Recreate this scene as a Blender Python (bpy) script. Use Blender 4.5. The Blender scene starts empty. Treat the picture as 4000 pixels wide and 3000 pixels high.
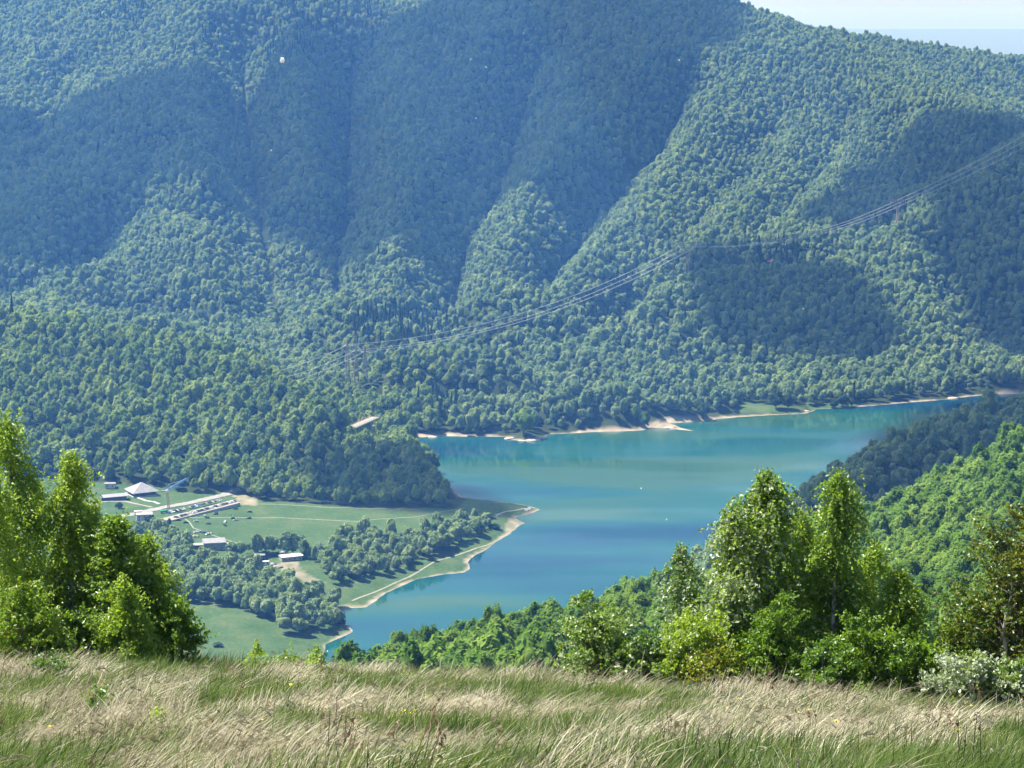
import bpy, bmesh, math, random
import numpy as np

SC = bpy.context.scene
COL = SC.collection
R = math.radians
random.seed(7)
RNG = np.random.default_rng(7)

# ------------------------------------------------------------------ camera, light, exposure
PITCH = R(9.09)
CAMZ = 420.0
cam_d = bpy.data.cameras.new('camera')
cam_d.sensor_width = 36.0
cam_d.lens = 77.98
cam_d.clip_start = 0.5
cam_d.clip_end = 120000
cam = bpy.data.objects.new('camera', cam_d)
COL.objects.link(cam)
cam.location = (0, 0, CAMZ)
cam.rotation_euler = (R(90) - PITCH, 0, 0)
SC.camera = cam

SUN_EL, SUN_AZ = 58.0, 72.0          # azimuth: degrees left of the view direction
world = bpy.data.worlds.new('World')
SC.world = world
world.use_nodes = True
wn = world.node_tree
sky = wn.nodes.new('ShaderNodeTexSky')
sky.sky_type = 'NISHITA'
sky.sun_disc = False
sky.sun_elevation = R(SUN_EL)
sky.sun_rotation = R(-SUN_AZ)
sky.air_density = 1.0
sky.dust_density = 0.8
sky.ozone_density = 2.0
bg = wn.nodes['Background']
bg.inputs['Strength'].default_value = 0.062
wn.links.new(sky.outputs['Color'], bg.inputs['Color'])

S_DIR = np.array([-math.sin(R(SUN_AZ)) * math.cos(R(SUN_EL)),
                  math.cos(R(SUN_AZ)) * math.cos(R(SUN_EL)), math.sin(R(SUN_EL))])
sun_d = bpy.data.lights.new('sun', 'SUN')
sun_d.energy = 5.0
sun_d.angle = R(0.5)
sun_d.color = (1.0, 0.95, 0.87)
sun = bpy.data.objects.new('sun', sun_d)
COL.objects.link(sun)
sun.rotation_euler = (R(90 - SUN_EL), 0, R(180 - 180 + SUN_AZ))
from mathutils import Vector
sun.rotation_euler = Vector(S_DIR).to_track_quat('Z', 'Y').to_euler()
sun.location = (0, 0, 900)

vs = SC.view_settings
vs.view_transform = 'Standard'
vs.look = 'None'
vs.gamma = 1
vs.use_curve_mapping = False
vs.exposure = 1.45
SC.cycles.use_denoising = True
SC.cycles.max_bounces = 6
SC.cycles.diffuse_bounces = 3
SC.cycles.transparent_max_bounces = 6

# ------------------------------------------------------------------ pixel <-> place helpers
# U, V are read off the photograph at 2212 x 1659; every call gives a place in the world at its own distance
F, CX, CY = 4791.0, 1106.0, 829.5
CP, SP_ = math.cos(PITCH), math.sin(PITCH)


def ray(U, V):
    a = (U - CX) / F
    b = -(V - CY) / F
    return np.array([a, CP + b * SP_, -SP_ + b * CP])


def at_y(U, V, Y, drop=0.0):
    d = ray(U, V)
    p = d * (Y / d[1])
    return np.array([p[0], p[1], p[2] + CAMZ - drop])


def at_z(U, V, z=0.0):
    d = ray(U, V)
    t = (z - CAMZ) / d[2]
    return np.array([d[0] * t, d[1] * t, z])


def project(x, y, z):
    zz = z - CAMZ
    depth = y * CP - zz * SP_
    up = y * SP_ + zz * CP
    depth = np.maximum(depth, 1e-3)
    return CX + F * x / depth, CY - F * up / depth, depth


# ------------------------------------------------------------------ numpy noise
def _hash(ix, iy, seed):
    h = (ix.astype(np.int64) * 374761393 + iy.astype(np.int64) * 668265263 + seed * 1442695041) & 0x7fffffff
    h = ((h ^ (h >> 13)) * 1274126177) & 0x7fffffff
    return ((h ^ (h >> 16)) & 0xffff) / 65535.0


def vnoise(x, y, seed=0):
    ix, iy = np.floor(x), np.floor(y)
    fx, fy = x - ix, y - iy
    fx = fx * fx * fx * (fx * (fx * 6 - 15) + 10)
    fy = fy * fy * fy * (fy * (fy * 6 - 15) + 10)
    a, b = _hash(ix, iy, seed), _hash(ix + 1, iy, seed)
    c, d = _hash(ix, iy + 1, seed), _hash(ix + 1, iy + 1, seed)
    return (a + (b - a) * fx) * (1 - fy) + (c + (d - c) * fx) * fy


def fbm(x, y, seed=0, octv=4):
    s, amp, tot = 0, 0.5, 0
    for k in range(octv):
        s = s + amp * (vnoise(x * 2 ** k, y * 2 ** k, seed + k * 17) - 0.5)
        tot += amp
        amp *= 0.5
    return s / tot * 2            # about -1..1


# ------------------------------------------------------------------ the shape of the land
def deep(y):
    return y if y < 2480 else 2480 + (y - 2480) * 1.45


def ridge(pts, tree):
    return np.array([at_y(u, v, deep(y), tree) for u, v, y in pts])


ROOFS = []       # (polyline, slope, rounding)


def roof(pts, slope, rnd, tree=14.0):
    ROOFS.append((ridge(pts, tree), slope, rnd))


# main mountain skyline and its long front slope
roof([(-1300, -60, 4500), (-800, -90, 4300), (-400, -80, 4200), (0, -72, 4100), (400, -62, 4000), (700, -22, 3950), (870, -8, 3950),
      (1000, -20, 3900), (1300, -42, 3850), (1500, -20, 3850), (1545, -4, 3870), (1570, 14, 3890), (1590, 12, 3900), (1612, 26, 3910), (1650, 52, 3950), (1800, 64, 4000),
      (1950, 86, 4050), (2212, 124, 4100), (2600, 172, 4200), (3300, 250, 4400)], 0.37, 30, 13)
# spur running down to the right in front of the far skyline
roof([(1640, 72, 3860), (1850, 134, 3700), (1980, 180, 3560), (2060, 216, 3460), (2140, 255, 3360), (2200, 292, 3270), (2300, 360, 3160)],
     0.46, 25, 15)
# low spurs on the mountain's lit right part
roof([(1560, 150, 3780), (1500, 260, 3450), (1420, 400, 3150), (1330, 520, 2900), (1230, 640, 2680)], 0.42, 50, 4)
roof([(1760, 170, 3740), (1720, 300, 3400), (1640, 430, 3120), (1560, 530, 2920)], 0.44, 70, 14)
roof([(1880, 190, 3600), (1880, 300, 3350), (1800, 430, 3080)], 0.46, 60, 14)
roof([(900, 60, 3800), (880, 250, 3400), (850, 430, 3080), (800, 560, 2850)], 0.40, 60, 2)
roof([(1300, 40, 3750), (1220, 200, 3450), (1130, 380, 3120), (1070, 520, 2880), (1040, 620, 2700)], 0.40, 60, 2)
roof([(640, 80, 3800), (650, 250, 3420), (660, 430, 3090)], 0.40, 60, 2)
roof([(300, 60, 3850), (330, 200, 3520), (360, 330, 3250)], 0.38, 70, 2)
# lit rounded spur at the left
roof([(90, 610, 2800), (150, 555, 2900), (260, 478, 3040), (420, 443, 3020), (500, 462, 2960), (600, 542, 2840), (720, 602, 2740),
      (830, 642, 2670), (930, 690, 2590), (980, 722, 2530)], 0.52, 18, 15)
roof([(-700, 560, 2900), (-300, 590, 2800), (0, 632, 2700), (120, 655, 2620), (300, 690, 2520)], 0.40, 30, 13)
# hill at the right, between the side valley and the lake
roof([(1290, 692, 2620), (1400, 625, 2660), (1490, 581, 2700), (1600, 568, 2750), (1750, 560, 2800), (1850, 520, 2850), (1950, 445, 2900),
      (2050, 385, 2960), (2212, 300, 3050), (2500, 180, 3250), (3000, 60, 3500)], 0.47, 20, 15)
roof([(1860, 540, 2830), (1980, 640, 2690), (2050, 715, 2610), (2130, 770, 2560), (2165, 815, 2530)], 0.50, 18, 15)
roof([(2260, 480, 2900), (2300, 640, 2750), (2350, 760, 2650)], 0.45, 30, 13)
# knoll over the far shore and low wooded spurs
roof([(800, 802, 2430), (850, 768, 2450), (950, 748, 2460), (1050, 752, 2460), (1120, 770, 2450), (1165, 806, 2430)], 0.90, 12, 15)
roof([(800, 852, 2330), (900, 850, 2345), (1000, 842, 2350), (1120, 852, 2345), (1200, 838, 2350), (1320, 835, 2352), (1420, 832, 2362), (1500, 842, 2362)], 0.75, 8, 15)
roof([(1230, 705, 2650), (1280, 742, 2560), (1420, 790, 2480), (1540, 835, 2430), (1590, 868, 2405)], 0.42, 18, 15)
roof([(690, 815, 2412), (740, 801, 2416), (790, 797, 2424)], 0.5, 10, 15)
roof([(560, 770, 2480), (640, 790, 2440), (700, 810, 2410)], 0.42, 18, 15)
# left hill and the low wooded head at its right end
roof([(-1200, 620, 2700), (-500, 635, 2480), (0, 658, 2350), (100, 672, 2330), (200, 684, 2310), (300, 706, 2290), (400, 724, 2260), (470, 736, 2245), (547, 784, 2215),
      (635, 848, 2185), (700, 875, 2165), (732, 898, 2150), (746, 925, 2140)], (0.235, 0.50, 0.8, -182), 20, 19)
roof([(775, 936, 2080), (801, 938, 2068), (835, 933, 2050), (879, 948, 2035), (912, 985, 2015), (925, 1025, 1985), (955, 1062, 1950)], 0.46, 8, 19)
# dark spur at the right that runs down into the lake
roof([(1560, 1262, 1300), (1640, 1190, 1360), (1740, 1108, 1420), (1810, 1030, 1450), (1900, 962, 1500), (2000, 912, 1560), (2100, 870, 1630), (2212, 822, 1700),
      (2400, 740, 1850), (2700, 640, 2050), (3200, 540, 2300)], 0.62, 10, 17)

GULLIES = [  # polyline in (U, V) on the slope, depth, width
    ([(524, 60), (530, 150), (552, 300), (575, 430), (590, 520), (604, 600), (606, 670)], 42, 80),
    ([(760, 60), (760, 110), (752, 200), (745, 350), (725, 480), (718, 590)], 46, 85),
    ([(1150, 90), (1120, 190), (1098, 270), (1030, 400), (1000, 450), (980, 540), (975, 610)], 42, 80),
    ([(1480, 150), (1440, 230), (1400, 285), (1345, 350), (1290, 400), (1200, 510), (1110, 600)], 34, 70),
    ([(1700, 230), (1620, 330), (1560, 400), (1450, 500), (1350, 590)], 13, 60),
    ([(1830, 240), (1790, 330), (1700, 440), (1600, 530)], 12, 55),
    ([(330, 290), (290, 400), (200, 500), (120, 570), (40, 630), (-60, 660)], 22, 60),
    ([(310, 694), (450, 722), (560, 748), (640, 785), (700, 835), (750, 885)], 14, 45),
    ([(1930, 455), (1800, 520), (1640, 550), (1500, 574), (1380, 620), (1290, 686), (1200, 720)], 16, 50),
    ([(880, 690), (960, 735), (1060, 742), (1160, 780), (1200, 830)], 8, 35),
    ([(150, 130), (100, 220), (60, 300)], 20, 60),
    ([(1960, 260), (1900, 340), (1830, 430)], 10, 50),
    ([(2070, 410), (2045, 560), (2085, 680), (2160, 790)], 20, 55),
]

# shoreline, anticlockwise: seen points by pixel on the water level, hidden ones by place
SHORE_PX = [(690, 1440), (700, 1392), (762, 1363), (735, 1335), (742, 1315), (790, 1312), (830, 1280), (900, 1252), (960, 1242), (1000, 1237),
            (1014, 1229), (1012, 1214), (1036, 1196), (1085, 1163), (1118, 1140), (1136, 1130), (1112, 1118), (1150, 1108), (1168, 1100), (1130, 1089),
            (1060, 1080), (1000, 1074), (975, 1055), (940, 1025), (920, 990), (902, 962), (886, 946), (950, 942), (1020, 944), (1090, 944),
            (1105, 950), (1140, 954), (1172, 946), (1182, 938), (1280, 934), (1392, 929), (1400, 922), (1440, 925), (1500, 931), (1420, 914), (1492, 911), (1530, 907),
            (1560, 904), (1612, 900), (1660, 897), (1740, 894), (1768, 884), (1800, 883), (1850, 879), (1990, 868), (2060, 861), (2130, 853), (2300, 846)]
LAKE = [at_z(u, v)[:2] for u, v in SHORE_PX]
LAKE += [np.array(p) for p in [(900, 2560), (930, 2250), (700, 2080), (520, 1960), (380, 1850), (250, 1740), (140, 1640), (70, 1530), (60, 1420), (120, 1340), (230, 1330), (330, 1250),
                               (330, 1150), (200, 1090), (60, 1080), (-40, 1150), (-90, 1280)]]
LAKE = np.array(LAKE)


def seg_dist2(x, y, a, b):
    ab = b - a
    L2 = max(float(ab @ ab), 1e-9)
    t = np.clip(((x - a[0]) * ab[0] + (y - a[1]) * ab[1]) / L2, 0, 1)
    dx = x - (a[0] + t * ab[0])
    dy = y - (a[1] + t * ab[1])
    return dx * dx + dy * dy, t


def inside(x, y, poly):
    r = np.zeros(x.shape, bool)
    n = len(poly)
    for i in range(n):
        (x1, y1), (x2, y2) = poly[i], poly[(i + 1) % n]
        c = ((y1 > y) != (y2 > y)) & (x < (x2 - x1) * (y - y1) / (y2 - y1 + 1e-12) + x1)
        r ^= c
    return r


def lake_sd(x, y):
    """distance to the shoreline, positive on land"""
    d = np.full(x.shape, 1e9)
    n = len(LAKE)
    for i in range(n):
        q, _ = seg_dist2(x, y, LAKE[i], LAKE[(i + 1) % n])
        d = np.minimum(d, q)
    d = np.sqrt(d)
    return np.where(inside(x, y, LAKE), -d, d) + 3.0 * fbm(x / 30, y / 30, 51, 3)


# near hillside: for each bearing U the profile (Y, V of the ground); trees stand on top of it beyond the meadow
NEAR = {
    -900: [(22, 1640), (48, 1420), (75, 1490), (300, 1750), (700, 1780), (1150, 1740)],
    0: [(22, 1655), (48, 1434), (75, 1500), (300, 1780), (700, 1790), (1200, 1740)],
    560: [(22, 1659), (48, 1452), (75, 1515), (300, 1780), (700, 1790), (1200, 1740)],
    720: [(22, 1660), (48, 1464), (75, 1528), (250, 1740), (480, 1600), (580, 1520), (660, 1600), (900, 1780), (1200, 1790)],
    860: [(22, 1661), (48, 1472), (75, 1535), (250, 1720), (500, 1560), (600, 1500), (690, 1462), (760, 1560), (1000, 1720), (1200, 1770)],
    1020: [(22, 1662), (48, 1475), (75, 1538), (250, 1710), (450, 1578), (560, 1501), (700, 1434), (780, 1530), (1050, 1690), (1250, 1745)],
    1180: [(22, 1663), (48, 1478), (75, 1542), (250, 1730), (430, 1585), (560, 1481), (715, 1388), (800, 1480), (1050, 1630), (1250, 1705)],
    1420: [(22, 1664), (48, 1490), (75, 1548), (300, 1667), (450, 1528), (600, 1414), (755, 1332), (850, 1420), (1050, 1530), (1250, 1600)],
    1640: [(22, 1665), (48, 1508), (75, 1562), (300, 1670), (420, 1548), (600, 1374), (790, 1252), (890, 1350), (1100, 1440), (1300, 1500)],
    1860: [(22, 1666), (48, 1518), (75, 1572), (280, 1690), (420, 1508), (600, 1334), (845, 1160), (940, 1240), (1150, 1300), (1350, 1350)],
    2000: [(22, 1667), (48, 1525), (75, 1576), (220, 1720), (300, 1637), (450, 1428), (650, 1236), (890, 1082), (980, 1160), (1200, 1200), (1400, 1260)],
    2212: [(22, 1668), (48, 1537), (75, 1582), (220, 1720), (320, 1585), (480, 1360), (700, 1159), (960, 992), (1050, 1070), (1250, 1090), (1450, 1150)],
    2700: [(22, 1680), (48, 1550), (75, 1590), (200, 1420), (400, 1250), (700, 1030), (1050, 850), (1200, 900), (1400, 960), (1600, 1040)],
    3300: [(22, 1690), (48, 1560), (75, 1600), (200, 1400), (400, 1200), (700, 950), (1100, 740), (1300, 800), (1500, 900), (1700, 1000)],
}
NK = sorted(NEAR)
_a = np.array([(u - CX) / F / CP for u in NK])     # bearing as x / y (nearly)
YS = np.concatenate([np.linspace(-60, 22, 6), np.array([26, 30, 34, 38, 41, 44, 47, 50, 53, 56, 60, 65, 70, 80, 95, 120, 150, 200, 250, 300, 350, 400, 450, 500, 550, 600,
                    650, 680, 700, 720, 740, 760, 780, 800, 840, 880, 920, 960, 1000, 1060, 1120, 1200, 1300, 1400, 1500, 1650, 1800, 6000.])])
_tab = []
for u in NK:
    py, pz = [], []
    for Y, V in NEAR[u]:
        p = at_y(CX, V, Y)
        py.append(Y)
        pz.append(p[2])
    z22 = pz[0]
    py = [-60, 0] + py + [py[-1] + 700, 6000]
    sl = (CAMZ - 1.65 - z22) / 22.0
    pz = [CAMZ - 1.65 + 60 * sl * 0.8, CAMZ - 1.65] + pz + [pz[-1] - 500, pz[-1] - 900]
    _tab.append(np.interp(YS, py, pz))
_tab = np.array(_tab)


def near_h(x, y):
    a = np.clip(x / np.maximum(y, 22.0), _a[0], _a[-1])
    j = np.clip(np.searchsorted(_a, a) - 1, 0, len(_a) - 2)
    f = np.clip((a - _a[j]) / (_a[j + 1] - _a[j]), 0, 1)
    f = f * f * (3 - 2 * f) * 0.5 + f * 0.5
    k = np.clip(np.searchsorted(YS, y) - 1, 0, len(YS) - 2)
    g = np.clip((y - YS[k]) / (YS[k + 1] - YS[k]), 0, 1)
    z0 = _tab[j, k] * (1 - g) + _tab[j, k + 1] * g
    z1 = _tab[j + 1, k] * (1 - g) + _tab[j + 1, k + 1] * g
    return z0 * (1 - f) + z1 * f


GUL = []


def hills(x, y):
    z = np.full(x.shape, -50.0)
    wx = x + 14 * fbm(x / 140, y / 140, 5)
    wy = y + 14 * fbm(x / 140, y / 140, 9)
    for pl, s, rn in ROOFS:
        best = np.full(x.shape, -1e9)
        for i in range(len(pl) - 1):
            d2, t = seg_dist2(wx, wy, pl[i][:2], pl[i + 1][:2])
            sl = s
            if isinstance(s, tuple):      # gentle towards the viewer's valley, steep on the other sides
                dy = wy - (pl[i][1] + t * (pl[i + 1][1] - pl[i][1]))
                sl = s[1] + (s[0] - s[1]) * np.clip(-1.5 * dy / np.sqrt(d2 + 1) - 0.1, 0, 1)
            zz = pl[i][2] + (pl[i + 1][2] - pl[i][2]) * t - sl * (np.sqrt(d2 + rn * rn) - rn)
            if isinstance(s, tuple): zz = zz - s[2] * np.maximum(0, wx - s[3])
            best = np.maximum(best, zz)
        z = np.maximum(z, best) + np.maximum(0, 7 - np.abs(z - best)) ** 2 / 28 * (best > -40)
    for pl, dep, wid in GUL:
        q = np.full(x.shape, 1e12)
        for i in range(len(pl) - 1):
            d2, _ = seg_dist2(wx, wy, pl[i], pl[i + 1])
            q = np.minimum(q, d2)
        q = np.sqrt(q)
        z = z - dep * np.maximum(0, 1 - q / wid) ** 1.25
    far = np.clip((y - 2400) / 600, 0, 1)
    z = z + far * (17 * fbm(x / 170, y / 420, 21, 4)) * np.clip((4500 - y) / 350, 0.25, 1) + (1 - far) * 3 * fbm(x / 60, y / 60, 31, 3) * (y > 900)
    return z


def H(x, y, sd=None):
    x = np.asarray(x, float)
    y = np.asarray(y, float)
    if sd is None:
        sd = lake_sd(x, y)
    land = 0.9 * (1 - np.exp(-np.maximum(sd, 0) / 5)) + 11 * (1 - np.exp(-np.maximum(sd - 4, 0) / 55)) + 0.022 * np.maximum(sd - 150, 0)
    land = land + 0.8 * fbm(x / 40, y / 40, 41, 3) * np.clip(sd / 30, 0, 1)
    z = np.maximum(hills(x, y), land)
    z = np.minimum(z, 0.3 + 0.75 * np.maximum(sd, 0) + 0.3 * np.maximum(sd - 30, 0))
    z = np.where(sd < 0, -np.minimum(0.25 * -sd, 12), z)
    n = near_h(x, y)
    rough = np.where(y < 75, 0.16 * fbm(x / 4.0, y / 4.0, 61, 3), 2.5 * fbm(x / 50, y / 50, 63, 3) * np.clip((y - 75) / 100, 0, 1))
    return np.where(y < 1000, n + rough, np.maximum(z, n + rough * 0))


# the gullies follow the slopes as they are before carving
def hit(U, V, y0=1000.0, y1=5300.0, n=1700):
    d = ray(U, V)
    ys = np.linspace(y0, y1, n)
    xs = d[0] / d[1] * ys
    zs = CAMZ + d[2] / d[1] * ys
    k = np.nonzero(H(xs, ys) > zs)[0]
    i = k[0] if len(k) else n - 1
    return np.array([xs[i], ys[i], zs[i]])


_g = []
for pts, dep, wid in GULLIES:
    _g.append(([hit(u, v, 2200)[:2] for u, v in pts], dep * 2.2, wid * 1.15))
GUL = _g
# valleys hidden behind the nearer ridges: they set the ridges off from what lies beyond
for line, dep_, wid_ in ([[(1300, 2790), (1400, 2850), (1490, 2905), (1600, 2975), (1750, 3055), (1850, 3120), (1950, 3200), (2050, 3290)], 42, 95],
                         [[(60, 3080), (150, 3200), (260, 3410), (420, 3385), (500, 3300), (600, 3125), (720, 2975), (830, 2870), (930, 2750), (1010, 2650)], 44, 105],
                         [[(-100, 2560), (100, 2510), (300, 2470), (470, 2420), (560, 2385), (640, 2345), (710, 2290)], 30, 85],
                         [[(850, 2560), (900, 2565), (960, 2555), (1060, 2550), (1150, 2525), (1230, 2480)], 34, 70],
                         [[(800, 2375), (900, 2392), (1000, 2395), (1100, 2390), (1180, 2375)], 12, 40]):
    GUL.append(([at_y(u, 800, y)[:2] for u, y in line], dep_, wid_))

# ------------------------------------------------------------------ scene helpers


def tag(o, label=None, cat=None, group=None, kind=None):
    if label: o['label'] = label
    if cat: o['category'] = cat
    if group: o['group'] = group
    if kind: o['kind'] = kind
    return o


def mesh_obj(name, v, f, mat=None, parent=None, smooth=False, loc=None):
    me = bpy.data.meshes.new(name)
    v = np.asarray(v, np.float32)
    if isinstance(f, np.ndarray):
        k = f.shape[1]
        me.vertices.add(len(v))
        me.vertices.foreach_set('co', v.ravel())
        me.loops.add(f.size)
        me.loops.foreach_set('vertex_index', f.astype(np.int32).ravel())
        me.polygons.add(len(f))
        me.polygons.foreach_set('loop_start', np.arange(0, f.size, k, dtype=np.int32))
        me.polygons.foreach_set('loop_total', np.full(len(f), k, np.int32))
    else:
        me.from_pydata([tuple(map(float, p)) for p in v], [], f)
    me.update(calc_edges=True)
    if smooth:
        me.polygons.foreach_set('use_smooth', np.ones(len(me.polygons), bool))
    if mat: me.materials.append(mat)
    o = bpy.data.objects.new(name, me)
    COL.objects.link(o)
    if parent: o.parent = parent
    if loc is not None: o.location = [float(c) for c in loc]
    return o


def empty(name, loc, rz=0.0, label=None, cat=None, group=None):
    o = bpy.data.objects.new(name, None)
    COL.objects.link(o)
    o.location = [float(c) for c in loc]
    o.rotation_euler = (0, 0, rz)
    o.empty_display_size = 0.5
    return tag(o, label, cat, group)


def mat(name, col=(0.5, 0.5, 0.5), rough=0.8, spec=0.3, metal=0.0):
    m = bpy.data.materials.new(name)
    m.use_nodes = True
    b = m.node_tree.nodes['Principled BSDF']
    b.inputs['Base Color'].default_value = (*col, 1)
    b.inputs['Roughness'].default_value = rough
    b.inputs['Specular IOR Level'].default_value = spec
    b.inputs['Metallic'].default_value = metal
    return m


def nd(m, t, **kw):
    n = m.node_tree.nodes.new(t)
    for k, v in kw.items():
        setattr(n, k, v)
    return n


def lk(m, a, b):
    m.node_tree.links.new(a, b)


def ramp(m, stops):
    r = nd(m, 'ShaderNodeValToRGB')
    e = r.color_ramp.elements
    while len(e) < len(stops): e.new(0.5)
    for i, (p, c) in enumerate(stops):
        e[i].position = p
        e[i].color = (*c, 1)
    return r


def noise_mat(name, stops, scale, rough=0.9, detail=6, spec=0.2):
    """plain surface whose colour wanders with a noise in object space"""
    m = mat(name, rough=rough, spec=spec)
    b = m.node_tree.nodes['Principled BSDF']
    tc = nd(m, 'ShaderNodeTexCoord')
    n = nd(m, 'ShaderNodeTexNoise')
    n.inputs['Scale'].default_value = scale
    n.inputs['Detail'].default_value = detail
    lk(m, tc.outputs['Object'], n.inputs['Vector'])
    r = ramp(m, stops)
    lk(m, n.outputs['Fac'], r.inputs['Fac'])
    lk(m, r.outputs['Color'], b.inputs['Base Color'])
    return m


def foliage_mat(name, dark, mid, light, trans=0.3, gloss=0.0, nscale=0.012, tint=None, rough=0.55):
    """leaves: per-tree shade, a slow drift over the hillside, some light passing through"""
    m = bpy.data.materials.new(name)
    m.use_nodes = True
    nt = m.node_tree
    for n in list(nt.nodes): nt.nodes.remove(n)
    out = nd(m, 'ShaderNodeOutputMaterial')
    oi = nd(m, 'ShaderNodeObjectInfo')
    geo = nd(m, 'ShaderNodeNewGeometry')
    ns = nd(m, 'ShaderNodeTexNoise')
    ns.inputs['Scale'].default_value = nscale
    ns.inputs['Detail'].default_value = 3
    lk(m, geo.outputs['Position'], ns.inputs['Vector'])
    ad = nd(m, 'ShaderNodeMath', operation='MULTIPLY_ADD')
    lk(m, oi.outputs['Random'], ad.inputs[0])
    ad.inputs[1].default_value = 0.65
    mu = nd(m, 'ShaderNodeMath', operation='MULTIPLY_ADD')
    lk(m, ns.outputs['Fac'], mu.inputs[0])
    mu.inputs[1].default_value = 0.9
    mu.inputs[2].default_value = -0.28
    lk(m, mu.outputs[0], ad.inputs[2])
    isl = nd(m, 'ShaderNodeMath', operation='MULTIPLY_ADD')
    lk(m, geo.outputs['Random Per Island'], isl.inputs[0])
    isl.inputs[1].default_value = 0.22
    lk(m, ad.outputs[0], isl.inputs[2])
    r = ramp(m, [(0.12, dark), (0.52, mid), (0.98, light)])
    lk(m, isl.outputs[0], r.inputs['Fac'])
    di = nd(m, 'ShaderNodeBsdfDiffuse')
    lk(m, r.outputs['Color'], di.inputs['Color'])
    tr = nd(m, 'ShaderNodeBsdfTranslucent')
    tm = nd(m, 'ShaderNodeMixRGB', blend_type='MULTIPLY')
    tm.inputs['Fac'].default_value = 1.0
    lk(m, r.outputs['Color'], tm.inputs[1])
    tm.inputs[2].default_value = (*(tint or (1.5, 1.5, 0.7)), 1)
    lk(m, tm.outputs[0], tr.inputs['Color'])
    mx = nd(m, 'ShaderNodeMixShader')
    mx.inputs[0].default_value = trans
    lk(m, di.outputs[0], mx.inputs[1])
    lk(m, tr.outputs[0], mx.inputs[2])
    last = mx
    if gloss > 0:
        gl = nd(m, 'ShaderNodeBsdfGlossy')
        gl.inputs['Roughness'].default_value = rough
        gl.inputs['Color'].default_value = (0.9, 0.95, 1, 1)
        m2 = nd(m, 'ShaderNodeMixShader')
        m2.inputs[0].default_value = gloss
        lk(m, mx.outputs[0], m2.inputs[1])
        lk(m, gl.outputs[0], m2.inputs[2])
        last = m2
    lk(m, last.outputs[0], out.inputs['Surface'])
    return m


# ------------------------------------------------------------------ open ground, woods and other areas by place
def px_poly(pts, z=8.0):
    return np.array([at_z(u, v, z)[:2] for u, v in pts])


MEADOW = np.array([(-200, 1012), (100, 1030), (190, 1042), (330, 1047), (400, 1062), (500, 1060), (560, 1080), (640, 1086), (790, 1097), (985, 1098), (1012, 1076), (1168, 1100), (1150, 1135),
                  (1085, 1185), (1030, 1245), (900, 1265), (760, 1330), (780, 1375), (700, 1450), (300, 1470), (-200, 1470)])
BANK = np.array([(690, 1215), (730, 1180), (800, 1165), (880, 1172), (930, 1160), (1000, 1140), (1048, 1125), (1068, 1140), (1010, 1172), (940, 1200), (880, 1226), (790, 1252), (715, 1262)])
LOWWOOD = np.array([(250, 1165), (330, 1152), (372, 1160), (405, 1180), (410, 1222), (440, 1215), (480, 1228), (520, 1228), (545, 1240), (600, 1268), (640, 1280), (690, 1290), (735, 1312), (748, 1345), (690, 1372), (612, 1372), (600, 1345),
                   (500, 1312), (390, 1302), (250, 1330)])
STRIP = np.array([(486, 1205), (540, 1192), (600, 1190), (660, 1196), (700, 1206), (690, 1222), (650, 1204), (560, 1200), (500, 1215)])


def open_meadow(U, V, y):
    m = inside(U, V, MEADOW) & (y > 1150) & (y < 2150)
    return m & ~inside(U, V, BANK) & ~inside(U, V, LOWWOOD) & ~inside(U, V, STRIP)


# ------------------------------------------------------------------ terrain sheet
NU = 560
uu = np.linspace(-0.43, 0.43, NU)
yy = np.concatenate([np.arange(-30, 70, 1.3), np.geomspace(70, 1080, 120), np.arange(1085, 2720, 4.6), np.arange(2727, 5100, 11), np.geomspace(5110, 23800, 28)])
NV = len(yy)
X = (uu[None, :] * (yy[:, None] + 60)).ravel()
Y = np.repeat(yy, NU)
SD = lake_sd(X, Y)
Z = H(X, Y, SD)
PLAIN = np.clip((Y - 4350) / 1500, 0, 1)
Z = np.where(Y > 5300, np.minimum(Z, 470 - 0.2 * (Y - 5300)), Z)
Z = np.maximum(Z, np.where(Y > 5300, 20.0 + 402 * np.clip((Y - 12000) / 11000, 0, 1) ** 1.5, -100))
idx = (np.arange(NV - 1)[:, None] * NU + np.arange(NU - 1)[None, :]).ravel()
quads = np.stack([idx, idx + 1, idx + NU + 1, idx + NU], 1)


def px_of(x, y, z):
    return project(np.asarray(x), np.asarray(y), np.asarray(z))


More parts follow.
